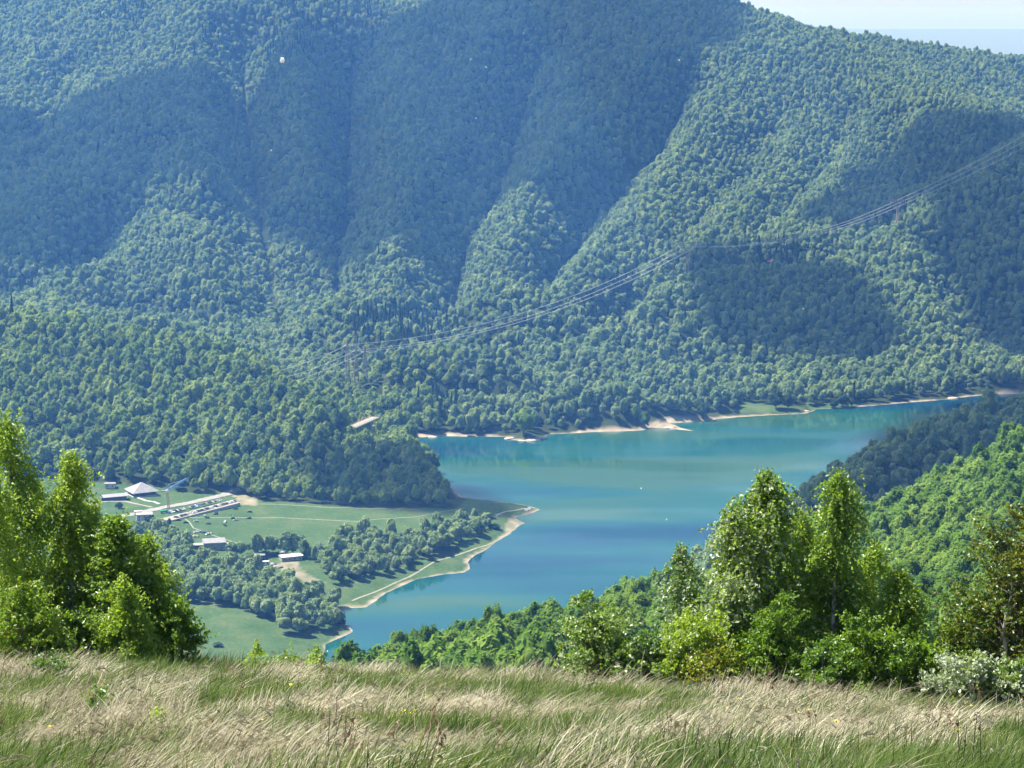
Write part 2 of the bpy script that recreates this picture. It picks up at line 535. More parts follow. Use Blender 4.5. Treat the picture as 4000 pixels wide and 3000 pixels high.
def terrain_colours():
    """ground cover as weights: R meadow, G bare earth or beach sand, B dry near grass"""
    w = np.zeros((len(X), 4), np.float32)
    w[:, 3] = 1
    U_, V_, _ = px_of(X, Y, Z)
    w[:, 0] = inside(U_, V_, MEADOW) & (Y < 2150) & (Y > 1150)
    wob = SD + 3.5 * fbm(X / 25, Y / 25, 71, 3) + 2.5 * fbm(X / 6, Y / 6, 73, 2)
    far = (Y > 2150) | (X > 300)
    lim = np.where(far, 4.5 + 7 * np.clip(fbm(X / 90, Y / 90, 75, 2) + 0.1, 0, 1) * 2, 4.2)
    w[:, 1] = np.clip((lim - wob) / 4, 0, 1) * (Y > 1000)
    w[:, 2] = np.clip((90 - Y) / 25, 0, 1)
    U_, V_, _ = px_of(X, Y, Z)
    # green flats and bare banks on the far shore
    for poly in ([(1590, 868), (1640, 872), (1740, 880), (1730, 892), (1600, 893)], [(1735, 868), (1850, 872), (1850, 879), (1750, 886)]):
        k = inside(U_, V_, np.array(poly)) & (Y > 2200)
        w[k, 0] = 1
        w[k, 1] = 0
    for poly in ([(595, 1216), (640, 1214), (660, 1236), (704, 1260), (660, 1257), (612, 1236)],
                 [(505, 1066), (560, 1070), (556, 1092), (510, 1090)], [(1088, 1135), (1108, 1113), (1130, 1117), (1140, 1132), (1120, 1150), (1102, 1158)]):
        k = inside(U_, V_, np.array(poly)) & (Y > 1000)
        w[k, 1] = np.maximum(w[k, 1], 0.25 + 0.6 * vnoise(X[k] / 4, Y[k] / 9, 77))
    w[:, 1] = np.maximum(w[:, 1], 0.3 * np.clip((Y - 8000) / 3000, 0, 1))
    return w


ground_m = mat('ground', rough=0.95, spec=0.1)
b = ground_m.node_tree.nodes['Principled BSDF']
at = nd(ground_m, 'ShaderNodeVertexColor', layer_name='cover')
sp = nd(ground_m, 'ShaderNodeSeparateColor')
lk(ground_m, at.outputs['Color'], sp.inputs[0])
tc = nd(ground_m, 'ShaderNodeTexCoord')


def g_noise(scale, det, stops):
    n = nd(ground_m, 'ShaderNodeTexNoise')
    n.inputs['Scale'].default_value = scale
    n.inputs['Detail'].default_value = det
    lk(ground_m, tc.outputs['Object'], n.inputs['Vector'])
    r = ramp(ground_m, stops)
    lk(ground_m, n.outputs['Fac'], r.inputs['Fac'])
    return r.outputs['Color']


def g_mix(f, a, b_):
    x = nd(ground_m, 'ShaderNodeMixRGB')
    lk(ground_m, f, x.inputs[0])
    lk(ground_m, a, x.inputs[1])
    lk(ground_m, b_, x.inputs[2])
    return x.outputs[0]


forest_floor = g_noise(0.05, 4, [(0.3, (0.018, 0.028, 0.010)), (0.7, (0.035, 0.05, 0.016))])
mead = g_noise(0.045, 7, [(0.30, (0.026, 0.062, 0.020)), (0.50, (0.045, 0.090, 0.030)), (0.70, (0.092, 0.115, 0.048))])
mead2 = g_noise(0.35, 5, [(0.35, (0.030, 0.070, 0.024)), (0.55, (0.055, 0.098, 0.034)), (0.72, (0.130, 0.130, 0.065))])
mx0 = nd(ground_m, 'ShaderNodeMixRGB')
mx0.inputs[0].default_value = 0.45
lk(ground_m, mead, mx0.inputs[1])
lk(ground_m, mead2, mx0.inputs[2])
mead = mx0.outputs[0]
earth = g_noise(0.09, 6, [(0.3, (0.19, 0.155, 0.115)), (0.7, (0.36, 0.31, 0.24))])
dry = g_noise(0.8, 6, [(0.3, (0.07, 0.085, 0.03)), (0.7, (0.20, 0.17, 0.09))])
c = g_mix(sp.outputs[0], forest_floor, mead)
c = g_mix(sp.outputs[1], c, earth)
c = g_mix(sp.outputs[2], c, dry)
lk(ground_m, c, b.inputs['Base Color'])

terrain = mesh_obj('terrain', np.stack([X, Y, Z], 1), quads, ground_m, smooth=True)
tag(terrain, 'hills and valley ground under the woods, meadow and shore', kind='structure')
ca = terrain.data.color_attributes.new('cover', 'FLOAT_COLOR', 'POINT')
ca.data.foreach_set('color', terrain_colours().ravel())

# ------------------------------------------------------------------ lake
water_m = mat('lake_water', (0.016, 0.098, 0.135), rough=0.06, spec=0.5)
b = water_m.node_tree.nodes['Principled BSDF']
b.inputs['IOR'].default_value = 1.33
b.inputs['Specular IOR Level'].default_value = 0.38
tc = nd(water_m, 'ShaderNodeTexCoord')
mp = nd(water_m, 'ShaderNodeMapping')
mp.inputs['Scale'].default_value = (0.0035, 0.011, 1)
lk(water_m, tc.outputs['Object'], mp.inputs['Vector'])
n1 = nd(water_m, 'ShaderNodeTexNoise')
n1.inputs['Scale'].default_value = 1.0
n1.inputs['Detail'].default_value = 4
lk(water_m, mp.outputs[0], n1.inputs['Vector'])
r1 = ramp(water_m, [(0.42, (0.015, 0.015, 0.015)), (0.58, (0.20, 0.20, 0.20))])
lk(water_m, n1.outputs['Fac'], r1.inputs['Fac'])
lk(water_m, r1.outputs['Color'], b.inputs['Roughness'])
mp2 = nd(water_m, 'ShaderNodeMapping')
mp2.inputs['Scale'].default_value = (0.0021, 0.0062, 1)
mp2.inputs['Location'].default_value = (0.3, 0.9, 0)
lk(water_m, tc.outputs['Object'], mp2.inputs['Vector'])
n3 = nd(water_m, 'ShaderNodeTexNoise')
n3.inputs['Scale'].default_value = 1.0
n3.inputs['Detail'].default_value = 4
lk(water_m, mp2.outputs[0], n3.inputs['Vector'])
r3 = ramp(water_m, [(0.36, (0.003, 0.032, 0.064)), (0.46, (0.005, 0.054, 0.070)), (0.53, (0.008, 0.068, 0.062)), (0.60, (0.026, 0.076, 0.044))])
lk(water_m, n3.outputs['Fac'], r3.inputs['Fac'])
lk(water_m, r3.outputs['Color'], b.inputs['Base Color'])
n2 = nd(water_m, 'ShaderNodeTexNoise')
n2.inputs['Scale'].default_value = 0.25
n2.inputs['Detail'].default_value = 5
lk(water_m, tc.outputs['Object'], n2.inputs['Vector'])
bp = nd(water_m, 'ShaderNodeBump')
bp.inputs['Strength'].default_value = 0.07
bp.inputs['Distance'].default_value = 0.5
lk(water_m, n2.outputs['Fac'], bp.inputs['Height'])
lk(water_m, bp.outputs[0], b.inputs['Normal'])
lake_o = mesh_obj('lake', [(-700, 1000, 0), (1500, 1000, 0), (1500, 2700, 0), (-700, 2700, 0)], [(0, 1, 2, 3)], water_m)
tag(lake_o, 'turquoise and blue reservoir water', kind='structure')

# ------------------------------------------------------------------ tree crowns
def ico(sub):
    bm = bmesh.new()
    bmesh.ops.create_icosphere(bm, subdivisions=sub, radius=1.0)
    v = np.array([p.co[:] for p in bm.verts])
    f = np.array([[q.index for q in p.verts] for p in bm.faces])
    bm.free()
    return v, f


def cards(P, N, size, rng, aspect=1.0, bend=0.25):
    """small leaf sprays: one kinked diamond (2 triangles) per point, facing roughly along N"""
    n = len(P)
    t = rng.normal(size=(n, 3))
    t -= (t * N).sum(1, keepdims=True) * N
    t /= np.linalg.norm(t, axis=1, keepdims=True) + 1e-9
    bq = np.cross(N, t)
    s = size * rng.uniform(0.6, 1.35, (n, 1))
    a = P - t * s
    c_ = P + t * s
    l_ = P + bq * s * aspect * 0.6 + N * s * bend
    r_ = P - bq * s * aspect * 0.6 + N * s * bend
    v = np.stack([a, l_, c_, r_], 1).reshape(-1, 3)
    k = np.arange(n) * 4
    f = np.concatenate([np.stack([k, k + 2, k + 1], 1), np.stack([k, k + 3, k + 2], 1)])
    return v, f


def crown_shape(d, lobes, k, top, amp=0.34):
    m = np.zeros(len(d))
    for c_, s in lobes:
        m = np.maximum(m, s * np.exp(k * (d @ c_ - 1)))
    r = (1 - amp) + amp * m
    p = d * r[:, None]
    z = p[:, 2]
    p[:, 2] = np.where(z > 0, z * top, z * 0.75)
    w = np.where(d[:, 2] > 0, 1 - 0.18 * d[:, 2] ** 2, 1)
    p[:, 0] *= w
    p[:, 1] *= w
    return p


def make_crown(seed, n_lobes=16, n_cards=500, card=0.13, sub=4, top=1.15, k=11, amp=0.34):
    rng = np.random.default_rng(seed)
    L = rng.normal(size=(n_lobes, 3))
    L[:, 2] += 0.35
    L /= np.linalg.norm(L, axis=1, keepdims=True)
    lobes = [(c_, rng.uniform(0.6, 1.0)) for c_ in L]
    v, f = ico(sub)
    p = crown_shape(v, lobes, k, top, amp) * 0.93
    d = rng.normal(size=(n_cards, 3))
    d[:, 2] += 0.25
    d /= np.linalg.norm(d, axis=1, keepdims=True)
    q = crown_shape(d, lobes, k, top, amp) * rng.uniform(0.90, 1.05, (n_cards, 1))
    N = d * 0.8 + rng.normal(size=(n_cards, 3)) * 0.42 + np.array([0, 0, 0.3])
    N /= np.linalg.norm(N, axis=1, keepdims=True)
    cv, cf = cards(q, N, card, rng)
    V_ = np.concatenate([p, cv])
    F_ = np.concatenate([f, cf + len(p)])
    V_[:, 2] += 1.0
    return V_, F_


def make_conifer(seed, n=900):
    rng = np.random.default_rng(seed)
    h = rng.random(n) ** 0.8
    a = rng.random(n) * 2 * math.pi
    tier = 0.75 + 0.25 * np.abs(np.sin(h * 22))
    r = (1 - h) * 0.55 * tier * rng.uniform(0.55, 1.0, n)
    P = np.stack([r * np.cos(a), r * np.sin(a), 0.35 + h * 3.2], 1)
    N = np.stack([np.cos(a) * 0.6, np.sin(a) * 0.6, np.full(n, 0.9)], 1) + rng.normal(size=(n, 3)) * 0.3
    N /= np.linalg.norm(N, axis=1, keepdims=True)
    v, f = cards(P, N, 0.15, rng)
    cv, cf = ico(3)
    cv = cv.copy()
    hh = (cv[:, 2] + 1) / 2
    cv = np.stack([cv[:, 0] * 0.5 * (1 - hh) * 1.2, cv[:, 1] * 0.5 * (1 - hh) * 1.2, 0.4 + hh * 3.0], 1)
    return np.concatenate([cv, v]), np.concatenate([cf, f + len(cv)])


leaf_far = foliage_mat('beech_leaves', (0.075, 0.130, 0.050), (0.145, 0.225, 0.085), (0.235, 0.305, 0.120), trans=0.42, tint=(1.35, 1.5, 0.95), gloss=0.03, rough=0.6)
leaf_near = foliage_mat('near_beech_leaves', (0.065, 0.130, 0.028), (0.130, 0.220, 0.046), (0.21, 0.295, 0.070), trans=0.42, tint=(1.35, 1.5, 0.75))
leaf_mid = foliage_mat('hill_leaves', (0.074, 0.130, 0.036), (0.150, 0.230, 0.060), (0.250, 0.315, 0.088), trans=0.42, tint=(1.35, 1.5, 0.8), gloss=0.015, rough=0.6)
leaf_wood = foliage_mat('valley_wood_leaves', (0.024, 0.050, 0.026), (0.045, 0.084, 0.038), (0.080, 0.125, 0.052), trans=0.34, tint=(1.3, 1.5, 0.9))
leaf_dark = foliage_mat('conifer_needles', (0.016, 0.036, 0.016), (0.026, 0.052, 0.022), (0.042, 0.072, 0.028), trans=0.1)
bark = noise_mat('bark', [(0.3, (0.06, 0.05, 0.04)), (0.7, (0.16, 0.14, 0.12))], 3.0)

proto_col = bpy.data.collections.new('tree_kinds')


def proto(name, v, f, m):
    o = mesh_obj(name, v, f, m)
    COL.objects.unlink(o)
    proto_col.objects.link(o)
    o.data.polygons.foreach_set('use_smooth', np.ones(len(o.data.polygons), bool))
    return o


FAR_KINDS = []
for s in range(6):
    v, f = make_crown(100 + s, n_lobes=11 + s, n_cards=620, card=0.13, sub=4, top=[0.9, 1.05, 1.25, 0.95, 1.4, 1.1][s], amp=0.46)
    FAR_KINDS.append(proto('kind_a%d' % s, v, f, leaf_far))
for s in range(2):
    v, f = make_conifer(200 + s)
    FAR_KINDS.append(proto('kind_b%d' % s, v, f, leaf_dark))
for s in range(6):
    v, f = make_crown(140 + s, n_lobes=13 + s, n_cards=620, card=0.12, sub=4, top=[0.9, 1.05, 1.25, 0.95, 1.4, 1.1][s], amp=0.46)
    FAR_KINDS.append(proto('kind_c%d' % s, v, f, leaf_mid))
    proto('kind_d%d' % s, v, f, leaf_near)

# ------------------------------------------------------------------ where the forest stands
def jitter_grid(y0, y1, sp, umax=0.33, seed=1, x0=None, x1=None):
    rng = np.random.default_rng(seed)
    ys = np.arange(y0, y1, sp * 0.87)
    P = []
    for i, y in enumerate(ys):
        w = umax * y
        xs = np.arange(-w if x0 is None else x0, w if x1 is None else x1, sp) + (i % 2) * sp * 0.5
        P.append(np.stack([xs, np.full(len(xs), y)], 1))
    P = np.concatenate(P)
    P += rng.uniform(-0.36, 0.36, P.shape) * sp
    return P[:, 0], P[:, 1], rng


CLEAR = [(*at_y(750, 760, 2445)[:2], 13), (*at_y(769, 760, 2438)[:2], 13), (*at_y(788, 760, 2431)[:2], 13), (*at_y(1485, 560, deep(2700))[:2], 16), (*at_y(1940, 450, deep(2890))[:2], 16),
         (*at_z(758, 922, 36)[:2], 14), (*at_z(768, 918, 36)[:2], 18), (*at_z(780, 914, 36)[:2], 20), (*at_z(797, 907, 36)[:2], 18), (*at_z(768, 934, 36)[:2], 16), (*at_z(785, 928, 36)[:2], 18), (*at_z(800, 922, 36)[:2], 16)]
FOREST = []    # x, y, z, radius, region


def add_region(x, y, rad, rng, reg, keep=None, kind=None):
    sd = lake_sd(x, y)
    z = H(x, y, sd)
    U, V, dep = px_of(x, y, z)
    ok = (sd > rad * 0.8) & (U > -160) & (U < 2372) & (V < 1760)
    ok &= ~open_meadow(U, V, y)
    for q in CLEAR: ok &= np.hypot(x - q[0], y - q[1]) > q[2]
    if keep is not None: ok &= keep(x, y, z, U, V, sd)
    x, y, z, U, V = x[ok], y[ok], z[ok], U[ok], V[ok]
    r = 0.82 * rad * rng.uniform(0.68, 1.42, len(x)) * (0.8 + 0.4 * vnoise(x / 45, y / 45, 3))
    k = rng.integers(0, 6, len(x))
    FOREST.append(dict(x=x, y=y, z=z, r=r, k=k, reg=np.full(len(x), reg), V=V, U=U))


def conif(d, mask):
    d['k'] = np.where(mask, 6 + (np.arange(len(d['x'])) % 2), d['k'])
    d['r'] = np.where(mask, d['r'] * 0.85, d['r'])


# near slope
x, y, g = jitter_grid(200, 1060, 8.6, seed=11)
add_region(x, y, 5.6, g, 0, lambda x, y, z, U, V, sd: (U > 728) & (y > np.where(U < 1500, 420, 215)))
# right dark spur
x, y, g = jitter_grid(1150, 2250, 10.0, umax=0.36, seed=12, x0=60, x1=800)
add_region(x, y, 6.0, g, 1, lambda x, y, z, U, V, sd: (U > 1380) & (y < 1250 + 2.05 * x) & (z > 4))
# valley woods left (bank and low wood)
x, y, g = jitter_grid(1300, 2050, 7.2, seed=13, x0=-420, x1=30)
add_region(x, y, 6.0, g, 2, lambda x, y, z, U, V, sd: inside(U, V, BANK) | inside(U, V, LOWWOOD) | inside(U, V, STRIP))
# left hill
x, y, g = jitter_grid(1800, 2480, 11.6, seed=14, umax=0.3)
add_region(x, y, 7.6, g, 3, lambda x, y, z, U, V, sd: (x < -60) & (V > 600))
# far shore woods and right hill
x, y, g = jitter_grid(2280, 2750, 11.0, seed=15, umax=0.31)


def far_shore(x, y, z, U, V, sd):
    bare = inside(U, V, np.array([(1590, 868), (1640, 872), (1740, 876), (1850, 872), (1850, 882), (1730, 894), (1600, 895)])) | inside(U, V, np.array([(1400, 892), (1520, 888), (1525, 906), (1390, 925)]))
    return ~bare & (sd > 9 + 8 * vnoise(x / 60, y / 60, 8)) & ~((x < -60) & (y < 2481) & (V > 600))


add_region(x, y, 7.2, g, 4, far_shore)
# main mountain
x, y, g = jitter_grid(3500, 5080, 10.2, seed=16, umax=0.27)
gq = [np.array(p) for p, _, _ in GUL[:4]]


def mount(x, y, z, U, V, sd):
    d = np.full(x.shape, 1e9)
    for pl in gq:
        for i in range(len(pl) - 1):
            q, _ = seg_dist2(x, y, pl[i], pl[i + 1])
            d = np.minimum(d, q)
    return (np.sqrt(d) > 5) & (V < 860)


add_region(x, y, 6.9, g, 5, mount)
x, y, g = jitter_grid(2750, 3500, 10.6, seed=17, umax=0.28)
add_region(x, y, 7.0, g, 5, mount)
ALL = {k: np.concatenate([d[k] for d in FOREST]) for k in FOREST[0]}
# conifer stands: dark pointed patches among the beeches
cm = np.zeros(len(ALL['x']), bool)
for (u0, v0, ru, rv, pr) in [(870, 725, 120, 40, 0.6), (720, 30, 120, 50, 0.35), (560, 90, 130, 60, 0.3), (940, 900, 60, 40, 0.2), (1680, 560, 50, 30, 0.5),
                             (560, 1260, 160, 60, 0.0), (270, 40, 60, 30, 0.4)]:
    q = ((ALL['U'] - u0) / ru) ** 2 + ((ALL['V'] - v0) / rv) ** 2
    cm |= (q < 1) & (RNG.random(len(q)) < pr)
cm |= (RNG.random(len(cm)) < 0.004) & (ALL['reg'] != 0) & (ALL['reg'] != 2)
conif(ALL, cm)
print('forest trees', len(ALL['x']))

# the 300 that show largest are trees of their own, the rest is forest
vis = (ALL['U'] > -20) & (ALL['U'] < 2232) & (ALL['V'] < 1500)
ztop = ALL['z'] + 2.0 * ALL['r']
cand = np.nonzero(vis)[0]
cand = cand[np.argsort(-(ALL['r'] / ALL['y'])[cand])]
single = []
for i in cand:
    if len(single) >= 300: break
    X0, Y0, Z0 = ALL['x'][i], ALL['y'][i], ztop[i]
    t = np.concatenate([np.linspace(20 / Y0, 0.985, 60)])
    gz = H(X0 * t, Y0 * t) + np.where(Y0 * t > 130, 6.0, 0)
    if np.all(gz < CAMZ + (Z0 - CAMZ) * t + 2):
        single.append(i)
single = np.array(single)
print('single trees: nearest/farthest', ALL['y'][single].min(), ALL['y'][single].max(), np.bincount(ALL['reg'][single].astype(int)))
rest = np.ones(len(ALL['x']), bool)
rest[single] = False


def forest_stuff(name, sel, label):
    n = int(sel.sum())
    me = bpy.data.meshes.new(name)
    me.vertices.add(n)
    r = ALL['r'][sel]
    k = ALL['k'][sel]
    k = np.where((k < 6) & (ALL['reg'][sel] == 3), k + 8, k)
    k = np.where((k < 6) & (ALL['reg'][sel] == 0), k + 14, k)
    co = np.stack([ALL['x'][sel], ALL['y'][sel], ALL['z'][sel] + np.where((k < 6) | (k > 7), 0.15, 0) * r], 1)
    me.vertices.foreach_set('co', co.astype(np.float32).ravel())
    rng = np.random.default_rng(3)
    rot = np.stack([rng.normal(0, 0.06, n), rng.normal(0, 0.06, n), rng.uniform(0, 6.283, n)], 1)
    zs = rng.uniform(0.9, 1.45, n)
    scl = np.stack([r, r, r * zs], 1)
    a = me.attributes.new('rot', 'FLOAT_VECTOR', 'POINT')
    a.data.foreach_set('vector', rot.astype(np.float32).ravel())
    a = me.attributes.new('scl', 'FLOAT_VECTOR', 'POINT')
    a.data.foreach_set('vector', scl.astype(np.float32).ravel())
    a = me.attributes.new('kind', 'INT', 'POINT')
    a.data.foreach_set('value', k.astype(np.int32))
    o = bpy.data.objects.new(name, me)
    COL.objects.link(o)
    instancer(o, proto_col)
    return tag(o, label, kind='stuff')


def instancer(o, col):
    ng = bpy.data.node_groups.new(o.name + '_spread', 'GeometryNodeTree')
    ng.interface.new_socket('Geometry', in_out='INPUT', socket_type='NodeSocketGeometry')
    ng.interface.new_socket('Geometry', in_out='OUTPUT', socket_type='NodeSocketGeometry')
    N = ng.nodes
    gi, go = N.new('NodeGroupInput'), N.new('NodeGroupOutput')
    ip = N.new('GeometryNodeInstanceOnPoints')
    ci = N.new('GeometryNodeCollectionInfo')
    ci.inputs['Collection'].default_value = col
    ci.inputs['Separate Children'].default_value = True
    ci.inputs['Reset Children'].default_value = True
    ip.inputs['Pick Instance'].default_value = True

    def attr(nm, t):
        a = N.new('GeometryNodeInputNamedAttribute')
        a.data_type = t
        a.inputs['Name'].default_value = nm
        return a.outputs[0]
    L = ng.links
    L.new(gi.outputs[0], ip.inputs['Points'])
    L.new(ci.outputs[0], ip.inputs['Instance'])
    L.new(attr('kind', 'INT'), ip.inputs['Instance Index'])
    er = N.new('FunctionNodeEulerToRotation')
    L.new(attr('rot', 'FLOAT_VECTOR'), er.inputs[0])
    L.new(er.outputs[0], ip.inputs['Rotation'])
    L.new(attr('scl', 'FLOAT_VECTOR'), ip.inputs['Scale'])
    L.new(ip.outputs[0], go.inputs[0])
    md = o.modifiers.new('spread', 'NODES')
    md.node_group = ng


reg = ALL['reg']
forest_stuff('forest', rest & (reg == 5), 'forest covering the high mountainside behind the lake')
forest_stuff('forest', rest & (reg == 4), 'lower woods on the far shore and the hill at the right')
forest_stuff('forest', rest & (reg == 3), 'leafy forest on the rounded hill above the meadow')
forest_stuff('forest', rest & (reg == 1), 'shaded forest on the dark spur running down into the lake')
forest_stuff('forest', rest & ((reg == 0) | (reg == 2)), 'remaining trees of the near slope and the valley woods')

# single trees with trunk and crown
def trunk_mesh(h=1.6, r=0.07):
    v, f = [], []
    for i, (z, q) in enumerate([(-0.35, 1.25), (0.4, 1.0), (h, 0.4)]):
        for j in range(6):
            a = j / 6 * 2 * math.pi
            v.append((math.cos(a) * r * q, math.sin(a) * r * q, z))
    for i in range(2):
        for j in range(6):
            f.append((i * 6 + j, i * 6 + (j + 1) % 6, i * 6 + 6 + (j + 1) % 6, i * 6 + 6 + j))
    me = bpy.data.meshes.new('trunk')
    me.from_pydata(v, [], f)
    me.materials.append(bark)
    return me


TRUNK = trunk_mesh()
NEAR_CROWNS = []
for s in range(6):
    v, f = make_crown(300 + s, n_lobes=22 + 2 * s, n_cards=5200, card=0.058, sub=5, top=[1.0, 1.1, 1.25, 1.05, 1.35, 1.15][s], k=16, amp=0.42)
    o = mesh_obj('crown', v, f, leaf_near, smooth=True)
    NEAR_CROWNS.append(o.data)
    bpy.data.objects.remove(o)
WOOD_CROWNS = []
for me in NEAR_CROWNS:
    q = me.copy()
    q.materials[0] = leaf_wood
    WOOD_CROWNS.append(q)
CONE = [o.data for o in FAR_KINDS[6:8]]
GROUP = {0: 'trees of the near wooded slope', 1: 'trees of the dark spur', 2: 'trees of the valley woods', 3: 'trees of the hill over the meadow', 4: 'trees of the far shore',
         5: 'trees of the mountainside'}
_r33, _r66 = np.percentile(ALL['r'][single], [33, 66])


def tree_label(i):
    r, k, U, V = ALL['r'][i], int(ALL['k'][i]), ALL['U'][i], ALL['V'][i] - 2 * ALL['r'][i] * F / ALL['y'][i]
    size = 'small' if r < _r33 else 'medium' if r < _r66 else 'big'
    form = ['low domed', 'rounded', 'tall oval', 'broad round', 'narrow pointed', 'egg shaped', 'conifer', 'conifer'][k]
    rg = int(ALL['reg'][i])
    if rg: return '%s %s tree, %s' % (size, form, GROUP[rg].replace('trees of', 'in'))
    col = ('at the tip by the blue water' if U < 1000 else 'left of the willow bush' if U < 1180 else 'behind the willow bush' if U < 1400 else 'behind the silvery poplar' if U < 1690 else
           'behind the tall dark birch' if U < 1880 else 'right of the tall dark birch' if U < 2000 else 'above the flowering shrub' if U < 2120 else 'above the olive brown bush')
    y = ALL['y'][i]
    band = 'low on' if y < 480 else 'halfway up' if y < 660 else 'high on'
    return '%s %s beech %s the sunlit slope, %s' % (size, form, band, col)


for i in single:
    rg = int(ALL['reg'][i])
    r = ALL['r'][i]
    k = int(ALL['k'][i])
    con = k >= 6
    lb, gp = tree_label(i), GROUP[rg]
    t = empty('conifer' if con else 'beech_tree', (ALL['x'][i], ALL['y'][i], ALL['z'][i] + (0 if con else 0.25 * r)), random.uniform(0, 6.28), lb, 'tree', gp)
    t.scale = (r, r, r * random.uniform(0.9, 1.2))
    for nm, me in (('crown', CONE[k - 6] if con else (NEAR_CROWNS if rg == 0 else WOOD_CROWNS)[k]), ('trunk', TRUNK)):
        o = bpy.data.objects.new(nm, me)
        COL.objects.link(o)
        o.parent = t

# ------------------------------------------------------------------ mesh builder for built things
class MB:
    def __init__(s):
        s.v, s.f, s.m = [], [], []

    def face(s, idx, m=0):
        s.f.append(tuple(idx))
        s.m.append(m)

    def hexa(s, bot, top, m=0):
        k = len(s.v)
        s.v += [tuple(map(float, p)) for p in bot] + [tuple(map(float, p)) for p in top]
        n = len(bot)
        s.face([k + n - 1 - i for i in range(n)], m)
        s.face([k + n + i for i in range(n)], m)
        for i in range(n):
            j = (i + 1) % n
            s.face([k + i, k + j, k + n + j, k + n + i], m)

    def box(s, x0, x1, y0, y1, z0, z1, m=0, rot=0, c=(0, 0)):
        q = [(x0, y0), (x1, y0), (x1, y1), (x0, y1)]
        ca, sa = math.cos(rot), math.sin(rot)
        q = [(c[0] + x * ca - y * sa, c[1] + x * sa + y * ca) for x, y in q]
        s.hexa([(x, y, z0) for x, y in q], [(x, y, z1) for x, y in q], m)

    def bar(s, p, q, w, m=0, w2=None):
        p, q = np.array(p, float), np.array(q, float)
        d = q - p
        L = np.linalg.norm(d)
        if L < 1e-6: return
        d /= L
        a = np.cross(d, (0, 0, 1.0))
        if np.linalg.norm(a) < 1e-3: a = np.array([1.0, 0, 0])
        a /= np.linalg.norm(a)
        b_ = np.cross(d, a)
        w2 = w if w2 is None else w2
        B = [p + (a * i + b_ * j) * w / 2 for i, j in ((-1, -1), (1, -1), (1, 1), (-1, 1))]
        T = [q + (a * i + b_ * j) * w2 / 2 for i, j in ((-1, -1), (1, -1), (1, 1), (-1, 1))]
        s.hexa(B, T, m)

    def build(s, name, mats, parent=None, loc=None, smooth=False):
        mats = mats if isinstance(mats, (list, tuple)) else [mats]
        o = mesh_obj(name, np.array(s.v), s.f, None, parent, smooth, loc)
        for q in mats: o.data.materials.append(q)
        if any(s.m): o.data.polygons.foreach_set('material_index', np.array(s.m, np.int32))
        return o


concrete = noise_mat('concrete', [(0.3, (0.22, 0.216, 0.208)), (0.7, (0.32, 0.315, 0.305))], 0.35)
whitewash = noise_mat('white_render', [(0.3, (0.37, 0.36, 0.345)), (0.7, (0.48, 0.47, 0.455))], 0.4)
dust = noise_mat('dusty_path', [(0.3, (0.16, 0.17, 0.11)), (0.7, (0.26, 0.26, 0.19))], 0.5)
asphalt = noise_mat('pale_asphalt', [(0.3, (0.19, 0.186, 0.182)), (0.7, (0.27, 0.266, 0.26))], 0.2)
gravel = noise_mat('pale_gravel', [(0.3, (0.19, 0.18, 0.155)), (0.7, (0.29, 0.275, 0.24))], 0.6)
zinc = noise_mat('grey_metal_roof', [(0.3, (0.20, 0.20, 0.22)), (0.7, (0.28, 0.28, 0.30))], 0.3, rough=0.5, spec=0.4)
dark_wood = noise_mat('dark_timber', [(0.3, (0.030, 0.024, 0.022)), (0.7, (0.06, 0.048, 0.042))], 1.0)
glass_m = mat('window_glass', (0.03, 0.04, 0.05), rough=0.08, spec=0.6)
steel = mat('pylon_steel', (0.24, 0.20, 0.19), rough=0.6)
pale_metal = mat('pale_metal', (0.72, 0.74, 0.77), rough=0.45, spec=0.5)
crane_blue = mat('blue_crane_paint', (0.16, 0.36, 0.62), rough=0.5)
crane_tan = mat('faded_yellow_paint', (0.48, 0.36, 0.20), rough=0.6)
red_tile = noise_mat('red_roof_tiles', [(0.3, (0.17, 0.06, 0.045)), (0.7, (0.25, 0.095, 0.07))], 1.2)
sheet_blue = mat('pale_blue_sheeting', (0.55, 0.66, 0.74), rough=0.5)
rust = mat('rusty_sheeting', (0.36, 0.19, 0.11), rough=0.8)


def ground(x, y):
    return float(H(np.array([x], float), np.array([y], float))[0])


def ribbon(name, px, width, m, label, lift=0.35, n=40, y0=1150):
    P = np.array([hit(u, v, y0)[:2] for u, v in px])
    d = np.concatenate([[0], np.cumsum(np.linalg.norm(np.diff(P, axis=0), axis=1))])
    t = np.linspace(0, d[-1], n)
    x, y = np.interp(t, d, P[:, 0]), np.interp(t, d, P[:, 1])
    dx, dy = np.gradient(x), np.gradient(y)
    L = np.hypot(dx, dy)
    nx, ny = -dy / L, dx / L
    rng = np.random.default_rng(len(px))
    w = width / 2 * rng.uniform(0.85, 1.15, n)
    V_ = []
    for s_ in (-1, 0, 1):
        xx, yy_ = x + s_ * nx * w, y + s_ * ny * w
        V_.append(np.stack([xx, yy_, H(xx, yy_) + lift - (0.25 if s_ else 0)], 1))
    V_ = np.concatenate(V_)
    k = np.arange(n - 1)
    f = np.concatenate([np.stack([k + a * n, k + a * n + 1, k + (a + 1) * n + 1, k + (a + 1) * n], 1) for a in (0, 1)])
    return tag(mesh_obj(name, V_, f, m), label, kind='structure')


